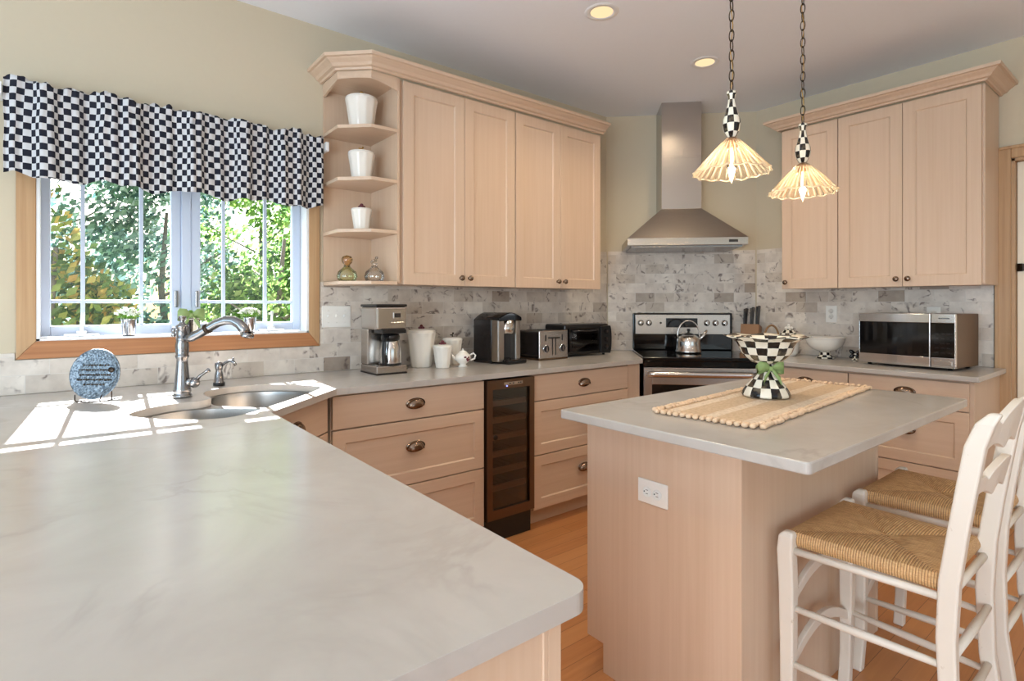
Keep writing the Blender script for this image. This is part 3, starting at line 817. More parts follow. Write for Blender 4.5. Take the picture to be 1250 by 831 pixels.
# ------------------------------------------------------------------ checked valance on its rod
va = thing('window_valance', 'gathered black and white checked valance over the kitchen window', 'curtain', (0, 0, 0))
X0, X1, ZB, ZTOP = -0.212, 1.036, 1.785, 2.155
NS, NZ = 620, 22
def fold(s_):   # s_ 0..1 along the rod
    return (0.022*math.sin(2*PI*5.3*s_+.5+.8*math.sin(9*s_)) + 0.014*math.sin(2*PI*12.7*s_+1.9+1.5*math.sin(7*s_)) + 0.005*math.sin(2*PI*31*s_))
m = MB(); V = []; UVV = []
xs = [X0 + (X1-X0)*i/NS for i in range(NS+1)]
arcl = [0.0]
for i in range(1, NS+1):
    y0_, y1_ = fold((i-1)/NS), fold(i/NS)
    arcl.append(arcl[-1] + math.hypot((X1-X0)/NS, (y1_-y0_)*1.15))
for jz in range(NZ+1):
    f_ = jz/NZ
    for i in range(NS+1):
        s_ = i/NS
        bot = ZB + .010*math.sin(2*PI*4.1*s_+1.0) + .006*math.sin(2*PI*9.3*s_)
        top = ZTOP + .008 + .026*noise.noise(Vector((s_*13, 0, 0))) + .018*noise.noise(Vector((s_*42, 5, 0)))
        z = bot + (top-bot)*f_
        amp = (1.0-.30*f_)
        hdr = max(0.0, 1-abs(f_-.88)/.05)
        y = 2.886 + fold(s_)*amp*(1-.6*hdr) + .010*hdr + .006*noise.noise(Vector((s_*45, f_*2, 3)))*(.3+f_) + .010*max(0, f_-.9)/.1*noise.noise(Vector((s_*80, 1, 3)))
        x = xs[i] + .006*noise.noise(Vector((s_*12, f_*3, 9)))
        V.append((x, y, z)); UVV.append((arcl[i]/.0265, (z-ZB)/.0265))
fs, uv = [], []
W = NS+1
for jz in range(NZ):
    for i in range(NS):
        q = (jz*W+i, jz*W+i+1, (jz+1)*W+i+1, (jz+1)*W+i); fs.append(q); uv.append([UVV[k] for k in q])
m.faces(V, fs, None, uv, True)
vo = m.build('valance_cloth', 'checked_cloth', va)
so = vo.modifiers.new('thick', 'SOLIDIFY'); so.thickness = .0012
m = MB().tube([(X0-.012, 2.945, 2.115), (X1+.012, 2.945, 2.115)], .006, 10)
for x in (X0-.016, X1+.012): m.box(x-.004, x+.012, 2.885, YA-.0005, 2.092, 2.138)
m.build('curtain_rod', 'white_paint', va)

# ------------------------------------------------------------------ ceramics
def canister(name, label, loc, r, hgt, knobmat, lidh=.0, facets=10, knobtype='ball'):
    t = thing(name, label, 'canister', loc, random.uniform(0, 30), 'canisters on the corner shelves' if name == 'shelf_canister' else 'canisters on the worktop')
    def fl(rr, z, a, i):
        k = 1 + (.022*math.cos(facets*a + z*8) if 0 < i < 6 else 0); return rr*k, z
    MB().lathe([(1e-5, 0), (r*.66, 0), (r*.70, hgt*.03), (r*.80, hgt*.33), (r*.90, hgt*.68), (r*.985, hgt*.90), (r*1.0, hgt*.91), (r*1.0, hgt*.955), (r*.96, hgt*.96), (1e-5, hgt*.96)], 60, None, flute=fl).build('jar', 'ceramic', t)
    lid = MB().lathe([(r*.97, hgt*.962), (r*.99, hgt*.975), (r*.92, hgt*1.0), (r*.5, hgt*1.03), (r*.12, hgt*1.04), (1e-5, hgt*1.04)], 40).build('lid', 'ceramic', t)
    m = MB(); z = hgt*1.04
    if knobtype == 'ball': m.lathe([(1e-5, -.004), (r*.09, 0), (r*.07, .006), (r*.15, .014), (r*.16, .020), (r*.10, .028), (1e-5, .030)], 16, T(0, 0, z))
    elif knobtype == 'berries':
        for k in range(6):
            a = k*PI/3; m.ell(.009, .009, .008, T(.012*math.cos(a), .012*math.sin(a), z+.004), 10, 6)
        m.ell(.010, .010, .010, T(0, 0, z+.014), 10, 6)
    else:
        m.tube([(0, 0, z-.004), (.002, 0, z+.012), (.010, 0, z+.024)], [.004, .003, .006], 8)
        m.ell(.012, .008, .004, T(-.010, 0, z+.012), 8, 6)
    m.build('lid_knob', knobmat, lid)
    return t
canister('shelf_canister', 'large white pleated canister with gold knob on the top corner shelf', (1.205, 2.80, SHZ[3]), .084, .176, 'gold_knob')
canister('shelf_canister', 'medium white pleated canister on the second corner shelf from the top', (1.205, 2.80, SHZ[2]), .070, .156, 'gold_knob', knobtype='twig')
canister('shelf_canister', 'small white pleated canister with dark knob on the third corner shelf', (1.205, 2.80, SHZ[1]), .054, .122, 'berry', knobtype='berries')
ZW = .9145
canister('counter_canister', 'largest white ribbed canister beside the coffee maker', (1.595, 2.852, ZW), .084, .215, 'berry', knobtype='berries')
canister('counter_canister', 'white canister half hidden behind the small one and the teapot', (1.815, 2.862, ZW), .062, .160, 'iron', knobtype='twig')
canister('counter_canister', 'smallest white canister standing in front of the other two', (1.665, 2.730, ZW), .056, .130, 'berry', knobtype='berries')

t = thing('teapot', 'small white teapot painted with a dark sprig beside the canisters', 'teapot', (1.785, 2.700, ZW), -30)
MB().lathe([(1e-5, 0), (.026, 0), (.028, .004), (.018, .012), (.020, .018), (.040, .034), (.047, .052), (.042, .070), (.028, .080), (.024, .083), (1e-5, .083)], 36).build('body', 'ceramic', t)
MB().lathe([(.026, .082), (.024, .088), (.010, .094), (.004, .097), (.006, .104), (1e-5, .108)], 20).build('lid', 'ceramic', t)
MB().tube([(.040, 0, .066), (.062, 0, .078), (.074, 0, .066), (.068, 0, .046), (.044, 0, .036)], [.006, .005, .005, .005, .006], 10).build('handle', 'ceramic', t)
MB().tube([(-.038, 0, .044), (-.058, 0, .058), (-.068, 0, .078)], [.011, .008, .006], 10).build('spout', 'ceramic', t)
m = MB()
for a, z in ((-60, .05), (-45, .056), (-75, .058), (-55, .040), (-40, .046)):
    m.ell(.009, .0025, .006, RZ(a+90) @ T(0, -.0450, z), 8, 5)
m.build('painted_sprig', 'berry', t)

def perfume(name, label, loc, gl, stop):
    t = thing(name, label, 'bottle', loc, 20); t.scale = (1.3, 1.3, 1.25)
    MB().lathe([(1e-5, 0), (.030, 0), (.036, .006), (.041, .022), (.036, .042), (.018, .058), (.012, .064), (.014, .068), (.009, .068), (.008, .060)], 32).build('bottle', gl, t)
    m = MB()
    if stop == 'amber_glass': m.lathe([(.008, .060), (.010, .070), (.020, .080), (.023, .094), (.018, .106), (1e-5, .112)], 20)
    else:
        m.lathe([(.007, .060), (.008, .072), (.014, .078), (1e-5, .082)], 14)
        m.ell(.016, .006, .006, T(-.004, 0, .090) @ Matrix.Rotation(-.5, 4, 'Y')).ell(.007, .006, .007, T(.012, 0, .104)).tube([(.006, 0, .088), (.011, 0, .104)], .005, 8).tube([(-.014, 0, .09), (-.020, 0, .082)], [.004, .002], 6)
    m.build('stopper', stop, t)
    MB().lathe([(1e-5, .004), (.028, .004), (.032, .008)], 24).build('inner_base', gl, t)
perfume('green_bottle', 'rounded green glass bottle with amber stopper on the lowest corner shelf', (1.135, 2.825, SHZ[0]), 'green_glass', 'amber_glass')
perfume('clear_bottle', 'clear glass bottle with bird stopper on the lowest corner shelf', (1.262, 2.765, SHZ[0]), 'clear_glass', 'clear_glass')

# ------------------------------------------------------------------ coffee maker
t = thing('coffee_maker', 'stainless drip coffee maker with thermal carafe on the window wall worktop', 'coffee maker', (1.215, 2.635, ZW), 0)
w_ = .172
MB().box(0, w_, 0, .20, .004, .045).build('base', 'steel', t, .006)
MB().box(-.002, w_+.002, -.002, .202, 0, .008).build('foot_ring', 'black_plastic', t, .003)
MB().box(0, w_, .115, .20, .045, .235).build('column', 'steel', t, .006)
m = MB().box(0, w_, 0, .20, .232, .352); hd = m.build('head', 'steel', t, .010)
MB().box(-.002, w_+.002, -.002, .202, .352, .366).build('top_lid', 'black_plastic', t, .005)
MB().box(.030, w_-.006, -.006, .10, .212, .234).build('brew_basket', 'black_plastic', t, .004)
MB().box(.092, .138, -.005, .002, .290, .324).build('display_frame', 'steel_bright', hd, .002)
MB().box(.098, .132, -.007, -.004, .296, .318).build('display', 'slot_dark', hd)
m = MB()
for k in range(5): m.cyl(.0042, 0, .004, 10, T(.085+k*.0155, 0, .272) @ MY)
m.build('buttons', 'steel_bright', hd)
ca = thing('thermal_carafe', 'steel thermal carafe with black lid standing in the coffee maker', 'carafe', (1.215+.100, 2.635+.048, ZW+.0455), 32)
MB().lathe([(1e-5, 0), (.052, 0), (.056, .004), (.057, .012), (.055, .075), (.046, .120), (.042, .130), (1e-5, .130)], 32).build('flask', 'steel_bright', ca)
MB().lathe([(.055, 0), (.0585, .001), (.0585, .010), (.056, .011)], 32).build('base_band', 'black_plastic', ca)
MB().lathe([(.043, .129), (.048, .131), (.050, .150), (.044, .163), (1e-5, .164)], 28).build('lid', 'black_plastic', ca)
MB().strip([(-.035, -.01, .150), (-.062, -.012, .152), (-.080, -.014, .130), (-.086, -.014, .070), (-.080, -.014, .020), (-.070, -.012, .010)], ((0, 1, 0), .010), ((.8, 0, .6), .009)).build('handle', 'black_plastic', ca, .004)

# pod brewer
t = thing('pod_coffee_brewer', 'black and silver single cup pod brewer beside the toaster', 'coffee maker', (2.010, 2.655, ZW), 6)
w_ = .20
def dome(m, x0, x1, y0, y1, z0, z1, bulge, n=14):
    pts = [(x0, z0), (x1, z0)] + [(x1-(x1-x0)*k/n, z1 + bulge*math.sin(PI*k/n)) for k in range(n+1)]
    nn = len(pts)
    v = [(p[0], y0, p[1]) for p in pts] + [(p[0], y1, p[1]) for p in pts]
    m.faces(v, [tuple(range(nn)), tuple(reversed(range(nn, 2*nn)))] + [(i, (i+1) % nn, (i+1) % nn+nn, i+nn) for i in range(nn)])
m = MB(); dome(m, .0, w_, .06, .23, .0, .270, .045); m.build('housing', 'grey_gloss', t, .006)
m = MB(); dome(m, .004, w_-.004, -.010, .12, .262, .285, .030); m.build('lid', 'black_gloss', t, .006)
MB().box(.004, .054, .0, .07, .012, .275).build('side_trim', 'steel_warm', t, .008)
MB().box(w_-.046, w_-.004, .0, .07, .012, .275).build('side_trim', 'steel_warm', t, .008)
MB().box(.054, w_-.046, .045, .07, .030, .19).build('cup_bay', 'black_plastic', t)
m = MB().lathe([(1e-5, 0), (.045, 0), (.050, .006), (.052, .085), (1e-5, .085)], 28, T(w_/2, .035, .182)); m.build('brew_head', 'steel_bright', t)
MB().box(.040, w_-.006, -.055, .06, 0, .028).build('drip_tray', 'black_gloss', t, .006)

# toaster
t = thing('toaster', 'four slice chrome toaster with two dials', 'toaster', (2.352, 2.665, ZW), 0)
tw, td, th = .258, .27, .190
MB().box(.010, tw-.010, .012, td, .012, th).build('body', 'grey_gloss', t, .02, 4)
fp = MB().box(0, tw, 0, .016, .010, th+.004).build('front_panel', 'steel', t, .022, 5)
for x in (.055, tw-.055):
    k = MB().cyl(.022, 0, .010, 24, T(x, 0, .075) @ MY).build('dial', 'black_plastic', fp)
    MB().lathe([(.021, 0), (.025, .001), (.025, .006), (.021, .007)], 24, T(x, 0, .075) @ MY).box(x-.003, x+.003, -.014, -.009, .060, .090).build('dial_ring', 'chrome', k)
for x in (.055, tw-.055):
    MB().box(x-.005, x+.005, -.001, .002, .125, .165).build('slot', 'black_plastic', fp)
m = MB()
for x in (.115, .143): m.box(x-.004, x+.004, -.001, .003, .03, .150)
m.build('slot', 'black_plastic', fp)
MB().box(.085, .173, -.014, 0, .140, .150).build('lever', 'black_plastic', fp, .003)
MB().box(0, tw, .002, td, 0, .014).build('base', 'cooler_steel', t, .004)
m = MB()
for x in (.055, .108, .161, .203): m.box(x-.012, x+.012, .03, td-.03, th-.004, th+.001)
m.build('bread_slots', 'black_plastic', t)

# toaster oven
t = thing('toaster_oven', 'black countertop toaster oven at the corner of the worktop', 'toaster oven', (2.640, 2.715, ZW), -4)
ow, od, oh = .42, .24, .225
MB().box(0, ow, .015, od, .012, oh).build('body', 'black_plastic', t, .014, 3)
dr = MB().box(.030, .315, .0, .018, .030, oh-.025).build('door', 'black_gloss', t, .006)
MB().box(.055, .290, -.002, .002, .060, oh-.065).build('door_window', 'smoked_glass', dr)
MB().tube([(.050, .0, oh-.045), (.056, -.020, oh-.045), (.285, -.020, oh-.045), (.291, 0, oh-.045)], .006, 8).build('door_handle', 'grey_gloss', dr)
m = MB()
pts = [(.325, .018)] + [(ow + .018*math.cos(a)-.004, oh/2 + (oh/2-.012)*math.sin(a)) for a in [(-PI/2 + PI*k/12) for k in range(13)]] + [(.325, oh-.018)]
n = len(pts); v = [(p[0], -.002, p[1]) for p in pts] + [(p[0], .03, p[1]) for p in pts]
m.faces(v, [tuple(range(n)), tuple(reversed(range(n, 2*n)))] + [(i, (i+1) % n, (i+1) % n+n, i+n) for i in range(n)])
cp = m.build('control_panel', 'black_plastic', t, .004)
for z in (.06, .115, .17): MB().cyl(.017, 0, .014, 18, T(.375, -.002, z) @ MY).build('dial', 'grey_gloss', cp)
for x in (.03, ow-.03):
    for y in (.04, od-.03): MB().cyl(.010, 0, .013, 10, T(x, y, 0)).build('foot', 'black_plastic', t)

# ------------------------------------------------------------------ wine cooler
t = thing('wine_cooler', 'narrow under-counter wine cooler with glass door and wooden racks', 'wine cooler', (1.706, 2.345, 0), 0)
w_ = .326
m = MB().box(0, .018, .035, .58, .12, .872).box(w_-.018, w_, .035, .58, .12, .872).box(0, w_, .56, .58, .12, .872).box(0, w_, .035, .58, .12, .16).box(0, w_, .035, .58, .845, .872)
m.build('cabinet_shell', 'dark_inside', t)
MB().box(.004, w_-.004, .03, .56, 0, .12).build('plinth_grille', 'black_plastic', t)
fr = miter([(0, .130), (w_, .130), (w_-.038, .185), (.038, .185)], 0, .033)
fr.faces([], [])
def ringf(m, x0, x1, z0, z1, bx, bz0, bz1, y0, y1):
    m.box(x0, x0+bx, y0, y1, z0, z1).box(x1-bx, x1, y0, y1, z0, z1).box(x0+bx, x1-bx, y0, y1, z0, z0+bz0).box(x0+bx, x1-bx, y0, y1, z1-bz1, z1)
fr.bm.free()
m = MB(); ringf(m, 0, w_, .130, .874, .034, .050, .050, 0, .033); do = m.build('door_frame', 'cooler_steel', t)
MB().box(.034, w_-.034, .012, .016, .180, .824).build('door_glass', 'smoked_glass', do)
MB().lathe([(1e-5, 0), (.014, 0), (.014, .002), (1e-5, .002)], 18, T(.062, .012, .565) @ MY).build('lock', 'iron', do)
for i in range(6):
    z = .262 + i*.0925
    r = MB().box(.022, w_-.022, .045, .068, z, z+.030).build('rack', 'oak_shelf', t, .002)
    m = MB()
    for k in range(6): m.tube([(.04+k*.048, .07, z+.006), (.04+k*.048, .52, z+.006)], .003, 6)
    m.build('rack_wires', 'iron', r)
m = MB().box(.11, .24, -.001, .002, .842, .858); cpn = m.build('control_strip', 'steel', do)
MB().cyl(.0035, 0, .003, 10, T(.128, -.001, .838) @ MY).build('indicator_light', 'led_blue', do)
m = MB()
for x in (.15, .175, .21, .225): m.cyl(.004, 0, .002, 10, T(x, -.001, .850) @ MY)
m.build('button', 'slot_dark', do)

# ------------------------------------------------------------------ range (diagonal corner), local frame: wall at y=0, front -y
MX, MYY = (CA[0]+CB[0])/2, (CA[1]+CB[1])/2
t = thing('kitchen_range', 'stainless and black glass electric range set across the corner', 'range', (MX, MYY, 0), -45)
MB().box(-.368, .368, -.645, -.02, .03, .895).build('body', 'black_plastic', t)
MB().box(-.378, .378, -.700, -.055, .896, .924).build('cooktop', 'black_gloss', t, .006, 3)
MB().box(-.374, .374, -.692, -.645, .858, .896).build('front_rail', 'black_gloss', t, .004)
m = MB(); ringf(m, -.370, .370, .235, .853, .055, .07, .115, -.690, -.648); dr = m.build('oven_door', 'steel', t, .003)
MB().box(-.315, .315, -.686, -.660, .305, .738).build('door_window', 'black_gloss', dr)
m = MB().tube([(-.352, -.735, .812), (-.30, -.738, .812), (.30, -.738, .812), (.352, -.735, .812)], .020, 16)
m.box(-.350, -.325, -.735, -.688, .800, .824).box(.325, .350, -.735, -.688, .800, .824)
m.build('door_handle', 'steel_bright', dr)
MB().box(-.370, .370, -.685, -.648, .055, .225).build('storage_drawer', 'steel', t, .004)
bk = MB().box(-.378, .378, -.075, -.014, .924, 1.212).build('backguard', 'black_gloss', t, .008, 3)
pn = MB().box(-.360, .360, -.081, -.074, 1.046, 1.200).build('control_panel', 'steel', bk, .003)
ds = MB().box(-.125, .115, -.084, -.080, 1.100, 1.172).build('display_window', 'black_gloss', pn, .004)
MB().cyl(.008, 0, .003, 12, T(-.165, -.081, 1.135) @ MY).build('indicator', 'slot_dark', pn)
for x in (-.318, -.256, .185, .250, .318):
    MB().lathe([(1e-5, .026), (.014, .026), (.017, .022), (.020, .006), (.024, .001), (.024, 0)], 20, T(x, -.081, 1.135) @ MY).box(x-.003, x+.003, -.111, -.103, 1.120, 1.152).build('knob', 'steel_bright', pn)
m = MB()
for x, y, r in ((-.2, -.22, .095), (.2, -.22, .075), (-.2, -.50, .075), (.2, -.50, .105)):
    m.lathe([(r, .9241), (r+.003, .9246), (r+.006, .9241)], 40, T(x, y, 0))
m.build('burner_ring', 'grey_gloss', t)

# kettle
kx, ky = 3.535, 2.350
t = thing('kettle', 'stainless stove-top kettle with arched handle on the range', 'kettle', (kx, ky, .9245), -45)
MB().lathe([(1e-5, 0), (.085, 0), (.092, .006), (.092, .016), (.086, .022), (.084, .075), (.083, .100), (.062, .124), (.034, .134), (1e-5, .136)], 36).build('body', 'steel_bright', t)
MB().lathe([(.036, .133), (.036, .140), (.010, .146), (.008, .156), (.014, .166), (.010, .176), (1e-5, .178)], 20).build('lid', 'black_plastic', t)
MB().tube([(.070, 0, .080), (.105, 0, .125), (.130, 0, .165)], [.018, .011, .008], 12).build('spout', 'steel_bright', t)
m = MB().tube([(-.078, 0, .10)] + [(-.078*math.cos(a), 0, .130+.105*math.sin(a)) for a in [PI*k/16 for k in range(17)]] + [(.078, 0, .10)], .0055, 10)
m.build('handle', 'steel_bright', t)

# ------------------------------------------------------------------ hood
t = thing('range_hood', 'stainless chimney hood above the range', 'range hood', (MX, MYY, 0), -45)
hx = -.044; hw = .415; hd_ = .49; zb = 1.700
m = MB().box(hx-hw, hx+hw, -hd_, -.012, zb, zb+.052); m.build('canopy_band', 'steel', t, .002)
cx0, cx1, cd = hx-.145, hx+.147, .275
v = [(hx-hw, -hd_, zb+.052), (hx+hw, -hd_, zb+.052), (hx+hw, -.012, zb+.052), (hx-hw, -.012, zb+.052), (cx0, -cd, 1.992), (cx1, -cd, 1.992), (cx1, -.012, 1.992), (cx0, -.012, 1.992)]
MB().faces(v, [(0, 3, 2, 1), (4, 5, 6, 7), (0, 1, 5, 4), (1, 2, 6, 5), (2, 3, 7, 6), (3, 0, 4, 7)]).build('canopy', 'steel_warm', t)
MB().box(cx0+.001, cx1-.001, -cd+.001, -.012, 1.992, 2.38).build('chimney_cover', 'steel', t, .001)
MB().box(cx0+.0015, cx1-.0015, -cd+.0015, -.012, 2.38, CEIL-.001).build('upper_chimney_cover', 'steel', t, .001)
MB().box(hx-hw+.03, hx+hw-.03, -hd_+.03, -.04, zb-.012, zb+.001).build('filter', 'pewter', t)
MB().box(hx+.285, hx+.345, -hd_-.002, -hd_+.002, zb+.018, zb+.036).build('control_buttons', 'slot_dark', t)

# ------------------------------------------------------------------ right worktop items
t = thing('knife_block', 'wooden knife block holding black handled knives beside the range', 'knife block', (3.985, 2.120, ZW), -75)
Mt = T(0, 0, .012) @ Matrix.Rotation(math.radians(-13), 4, 'X')
MB().box(-.065, .065, -.05, .05, .0, .20, Mt).box(-.055, .055, -.06, .05, 0, .03).build('block', 'block_wood', t, .004)
for i, (x, y, h_) in enumerate(((-.045, -.025, .12), (-.045, .02, .135), (0, -.01, .13), (0, .025, .145), (.042, -.02, .14), (.042, .025, .155))):
    m = MB().strip([(x, y, .20), (x, y-.002, .20+h_*.5), (x, y+.004, .20+h_)], ((1, 0, 0), [.007, .008, .010]), ((0, 1, 0), [.010, .011, .013]), Mt)
    k = m.build('kitchen_knife', 'knife_handle', None, .003); k.location = t.location; k.rotation_euler = t.rotation_euler; k.location.z += .001
    tag(k, 'black handled kitchen knife standing in the wooden block', 'knife', 'knives in the wooden block')
t = thing('wicker_basket', 'round handled rattan basket between knife block and checked jar', 'basket', (4.045, 1.985, ZW), -39)
MB().lathe([(1e-5, 0), (.045, 0), (.058, .05), (.062, .10), (.056, .10), (.05, .05), (.04, .01), (1e-5, .01)], 24).build('basket', 'rattan', t)
MB().tube([(-.058, 0, .09)] + [(-.056*math.cos(PI*k/12), 0, .10+.11*math.sin(PI*k/12)) for k in range(13)] + [(.058, 0, .09)], .0075, 8).build('handle', 'rattan', t)
t = thing('checked_jar', 'small lidded jar with checked and floral lid behind the compote', 'jar', (3.970, 1.826, ZW), 0); t.scale = (1.1, 1.1, 1.22)
MB().lathe([(1e-5, 0), (.040, 0), (.055, .02), (.060, .07), (.050, .11), (.045, .12), (1e-5, .12)], 28, None, 10, [0, .5, 1, 1.3, 3, 4.5, 5, 5.4]).build('jar', 'ceramic', t)
l_ = MB().lathe([(.052, .118), (.050, .130), (.030, .150), (.010, .158), (1e-5, .158)], 24, None, 12, [0, .8, 2, 3, 3.5]).build('lid', 'checked_enamel', t)
m = MB()
for k in range(5): m.ell(.013, .013, .009, T(.014*math.cos(k*1.26), .014*math.sin(k*1.26), .163), 10, 6)
m.ell(.010, .010, .010, T(0, 0, .176), 10, 6)
m.build('floral_knob', 'ceramic', l_)
t = thing('footed_bowl', 'white footed bowl with checked foot left of the microwave', 'bowl', (3.985, 1.590, ZW), 0)
MB().lathe([(1e-5, .045), (.035, .046), (.075, .062), (.105, .090), (.118, .125), (.122, .140), (.125, .142), (.122, .145), (.116, .142), (.100, .100), (.070, .070), (1e-5, .056)], 40).build('bowl', 'ceramic', t)
MB().lathe([(1e-5, 0), (.055, 0), (.058, .006), (.044, .014), (.034, .026), (.034, .046)], 32, None, 10, [0, 0, .8, 1.2, 2.2, 3.2]).build('foot', 'checked_enamel', t)
t = thing('checked_ornament', 'tiny black and white checked bow ornament by the microwave', 'ornament', (3.945, 1.392, ZW), -60)
MB().lathe([(1e-5, 0), (.022, 0), (.022, .006), (.012, .016), (.010, .03), (1e-5, .034)], 20, None, 8, [0, .5, 1.2, 2, 3, 3.4]).build('base', 'checked_enamel', t)
m = MB()
for s_ in (-1, 1):
    for s2 in (-1, 1):
        m.ell(.022, .008, .012, T(s_*.016, 0, .044+s2*.012) @ Matrix.Rotation(-s_*s2*.7, 4, 'Y'), 12, 8)
m.build('bow', 'black_gloss', t)
MB().ell(.007, .010, .007, T(0, -.002, .044), 10, 6).build('knot', 'ceramic', t)

# microwave
t = thing('microwave', 'stainless countertop microwave with dark window near the door', 'microwave', (3.792, 1.318, ZW), -96.5)
mw_, mh, md = .492, .300, .32
bd = MB().box(0, mw_, .024, md, .014, .012+mh).build('body', 'cooler_steel', t, .004)
def bowed(m, x0, x1, z0, z1, y0=0.0, bow=.014, th=.024, n=14):
    v = []
    for k in range(n+1):
        x = x0+(x1-x0)*k/n; y = y0 - bow*math.sin(PI*x/mw_)
        v += [(x, y, z0), (x, y, z1), (x, y0+th, z1), (x, y0+th, z0)]
    fs = [(0, 1, 2, 3), tuple(reversed([4*n+k for k in range(4)]))]
    for k in range(n):
        for q in range(4): fs.append((4*k+q, 4*k+(q+1) % 4, 4*k+4+(q+1) % 4, 4*k+4+q))
    m.faces(v, fs)
dx = .378
m = MB(); bowed(m, 0, dx, .014, .070); bowed(m, 0, dx, .262, .312); bowed(m, 0, .006, .068, .264, n=2); bowed(m, dx-.006, dx, .068, .264, n=2)
dr = m.build('door_frame', 'steel_bright', t, .002)
m = MB(); bowed(m, .0062, dx-.0062, .0705, .2615, .0005); m.build('door_glass', 'black_gloss', dr)
m = MB(); bowed(m, dx+.004, mw_, .014, .070); bowed(m, dx+.004, mw_, .262, .312); bowed(m, mw_-.005, mw_, .068, .264, n=2); cf = m.build('control_frame', 'steel_bright', t, .002)
m = MB(); bowed(m, dx+.004, mw_-.0055, .0705, .2615, .0005); kp = m.build('keypad', 'black_gloss', cf)
m = MB()
for r_ in range(5):
    for c_ in range(3): m.box(.402+c_*.027, .418+c_*.027, -.010, -.004, .095+r_*.026, .101+r_*.026)
m.build('keypad_marks', 'grey_gloss', kp)
m = MB()
for k in range(5): m.box(.418+k*.010, .425+k*.010, -.0085, -.002, .284, .290)
m.build('maker_mark', 'slot_dark', cf)
MB().box(.395, .480, -.009, 0, .030, .054).build('door_button', 'steel', cf, .002)
for x in (.04, mw_-.04):
    for y in (.05, md-.04): MB().cyl(.012, 0, .015, 10, T(x, y, 0)).build('foot', 'black_plastic', t)

# ------------------------------------------------------------------ outlets and switches
def plate_local(t, w_, h_, kind, n=1):
    p = MB().box(-w_/2, w_/2, -.006, 0, -h_/2, h_/2).build('cover_plate', 'plate_plastic', t, .003)
    if kind == 'switch':
        for i in range(n):
            x = (i-(n-1)/2)*.046
            MB().box(x-.006, x+.006, -.014, -.005, -.004, .012).build('toggle', 'plate_plastic', p, .001)
            MB().cyl(.003, 0, .001, 8, T(x, -.006, .032) @ MY).cyl(.003, 0, .001, 8, T(x, -.006, -.032) @ MY).build('screw', 'plate_plastic', p)
    else:
        horiz = kind == 'h'
        for s_ in (-1, 1):
            cx, cz = (s_*.0195, 0) if horiz else (0, s_*.0195)
            r = MB().cyl(.0165, 0, .0015, 24, T(cx, -.006, cz) @ MY).build('receptacle', 'plate_plastic', p)
            m = MB()
            if horiz:
                m.box(cx-.0045, cx+.0045, -.0082, -.006, cz+.005, cz+.0066).box(cx-.0045, cx+.0045, -.0082, -.006, cz-.0066, cz-.005)
                m.cyl(.0024, 0, .0022, 8, T(cx-.010, -.006, cz) @ MY)
            else:
                m.box(cx+.005, cx+.0066, -.0082, -.006, cz-.0045, cz+.0045).box(cx-.0066, cx-.005, -.0082, -.006, cz-.0045, cz+.0045)
                m.cyl(.0024, 0, .0022, 8, T(cx, -.006, cz-.010) @ MY)
            m.build('slots', 'slot_dark', r)
t = thing('switch_plate', 'white three-gang switch plate on the tile right of the window', 'light switch', (1.136, YA-.010, 1.212), 0); plate_local(t, .162, .118, 'switch', 3)
t = thing('wall_outlet', 'white outlet on the tile above the footed bowl', 'outlet', (XB-.010, 1.622, 1.212), -90); plate_local(t, .072, .118, 'v')
t = thing('wall_outlet', 'white outlet on the tile showing above the microwave', 'outlet', (XB-.010, 1.032, 1.205), -90); plate_local(t, .072, .118, 'v')
t = thing('island_outlet', 'white outlet mounted sideways on the end of the island', 'outlet', (1.4395, 1.085, .680), -90); plate_local(t, .114, .076, 'h')

# ------------------------------------------------------------------ island
t = thing('kitchen_island', 'pale maple island base with toe kick under the quartz top', 'kitchen island', (0, 0, 0))
IX0, IX1, IY0, IY1 = 1.440, 2.468, .790, 1.372
ep = [(IY0, 0), (IY1-.075, 0), (IY1-.075, .10), (IY1, .10), (IY1, ZT-.001), (IY0, ZT-.001)]
def endp(x0, x1):
    n = len(ep); v = [(x0, p[0], p[1]) for p in ep] + [(x1, p[0], p[1]) for p in ep]
    return MB().faces(v, [tuple(range(n)), tuple(reversed(range(n, 2*n)))] + [(i, (i+1) % n, (i+1) % n+n, i+n) for i in range(n)])
endp(IX0, IX0+.02).build('end_panel', 'maple', t, .001)
endp(IX1-.02, IX1).build('end_panel', 'maple', t, .001)
MB().box(IX0+.02, IX1-.02, IY0+.002, IY0+.02, 0, ZT-.001).build('back_panel', 'maple', t)
MB().box(IX0+.02, IX1-.02, IY0+.02, IY1-.022, .10, ZT-.001).build('carcass', 'maple', t)
MB().box(IX0+.02, IX1-.02, IY1-.095, IY1-.077, 0, .10).build('toe_kick', 'maple_h', t)
for (a, b, kx) in ((IX0+.022, IX0+.356, -1), (IX0+.359, IX0+.669, 1), (IX0+.672, IX1-.022, -1)):
    m = MB(); shaker(m, -b, -a, .106, .874, 0)
    o = m.build('door', 'maple', t); o.matrix_local = T(0, IY1, 0) @ RZ(180)
    k = MB().lathe([(1e-5, 0), (.009, 0), (.006, .004), (.005, .012), (.013, .015), (.0165, .020), (.014, .026), (1e-5, .030)], 14, T(-(a+b)/2 - kx*.12, 0, .82) @ MY).build('knob', 'bronze_nickel', o)
it = arc(1.320+.015, .560+.015, .015, 180, 270, 5) + arc(2.700-.015, .560+.015, .015, -90, 0, 5) + arc(2.700-.015, 1.392-.015, .015, 0, 90, 5) + arc(1.320+.015, 1.392-.015, .015, 90, 180, 5)
o = MB().prism(it, .884, .914).build('island_worktop', 'quartz', None, .004, 2)
tag(o, 'pale quartz slab on the island with the woven runner on it', 'countertop')

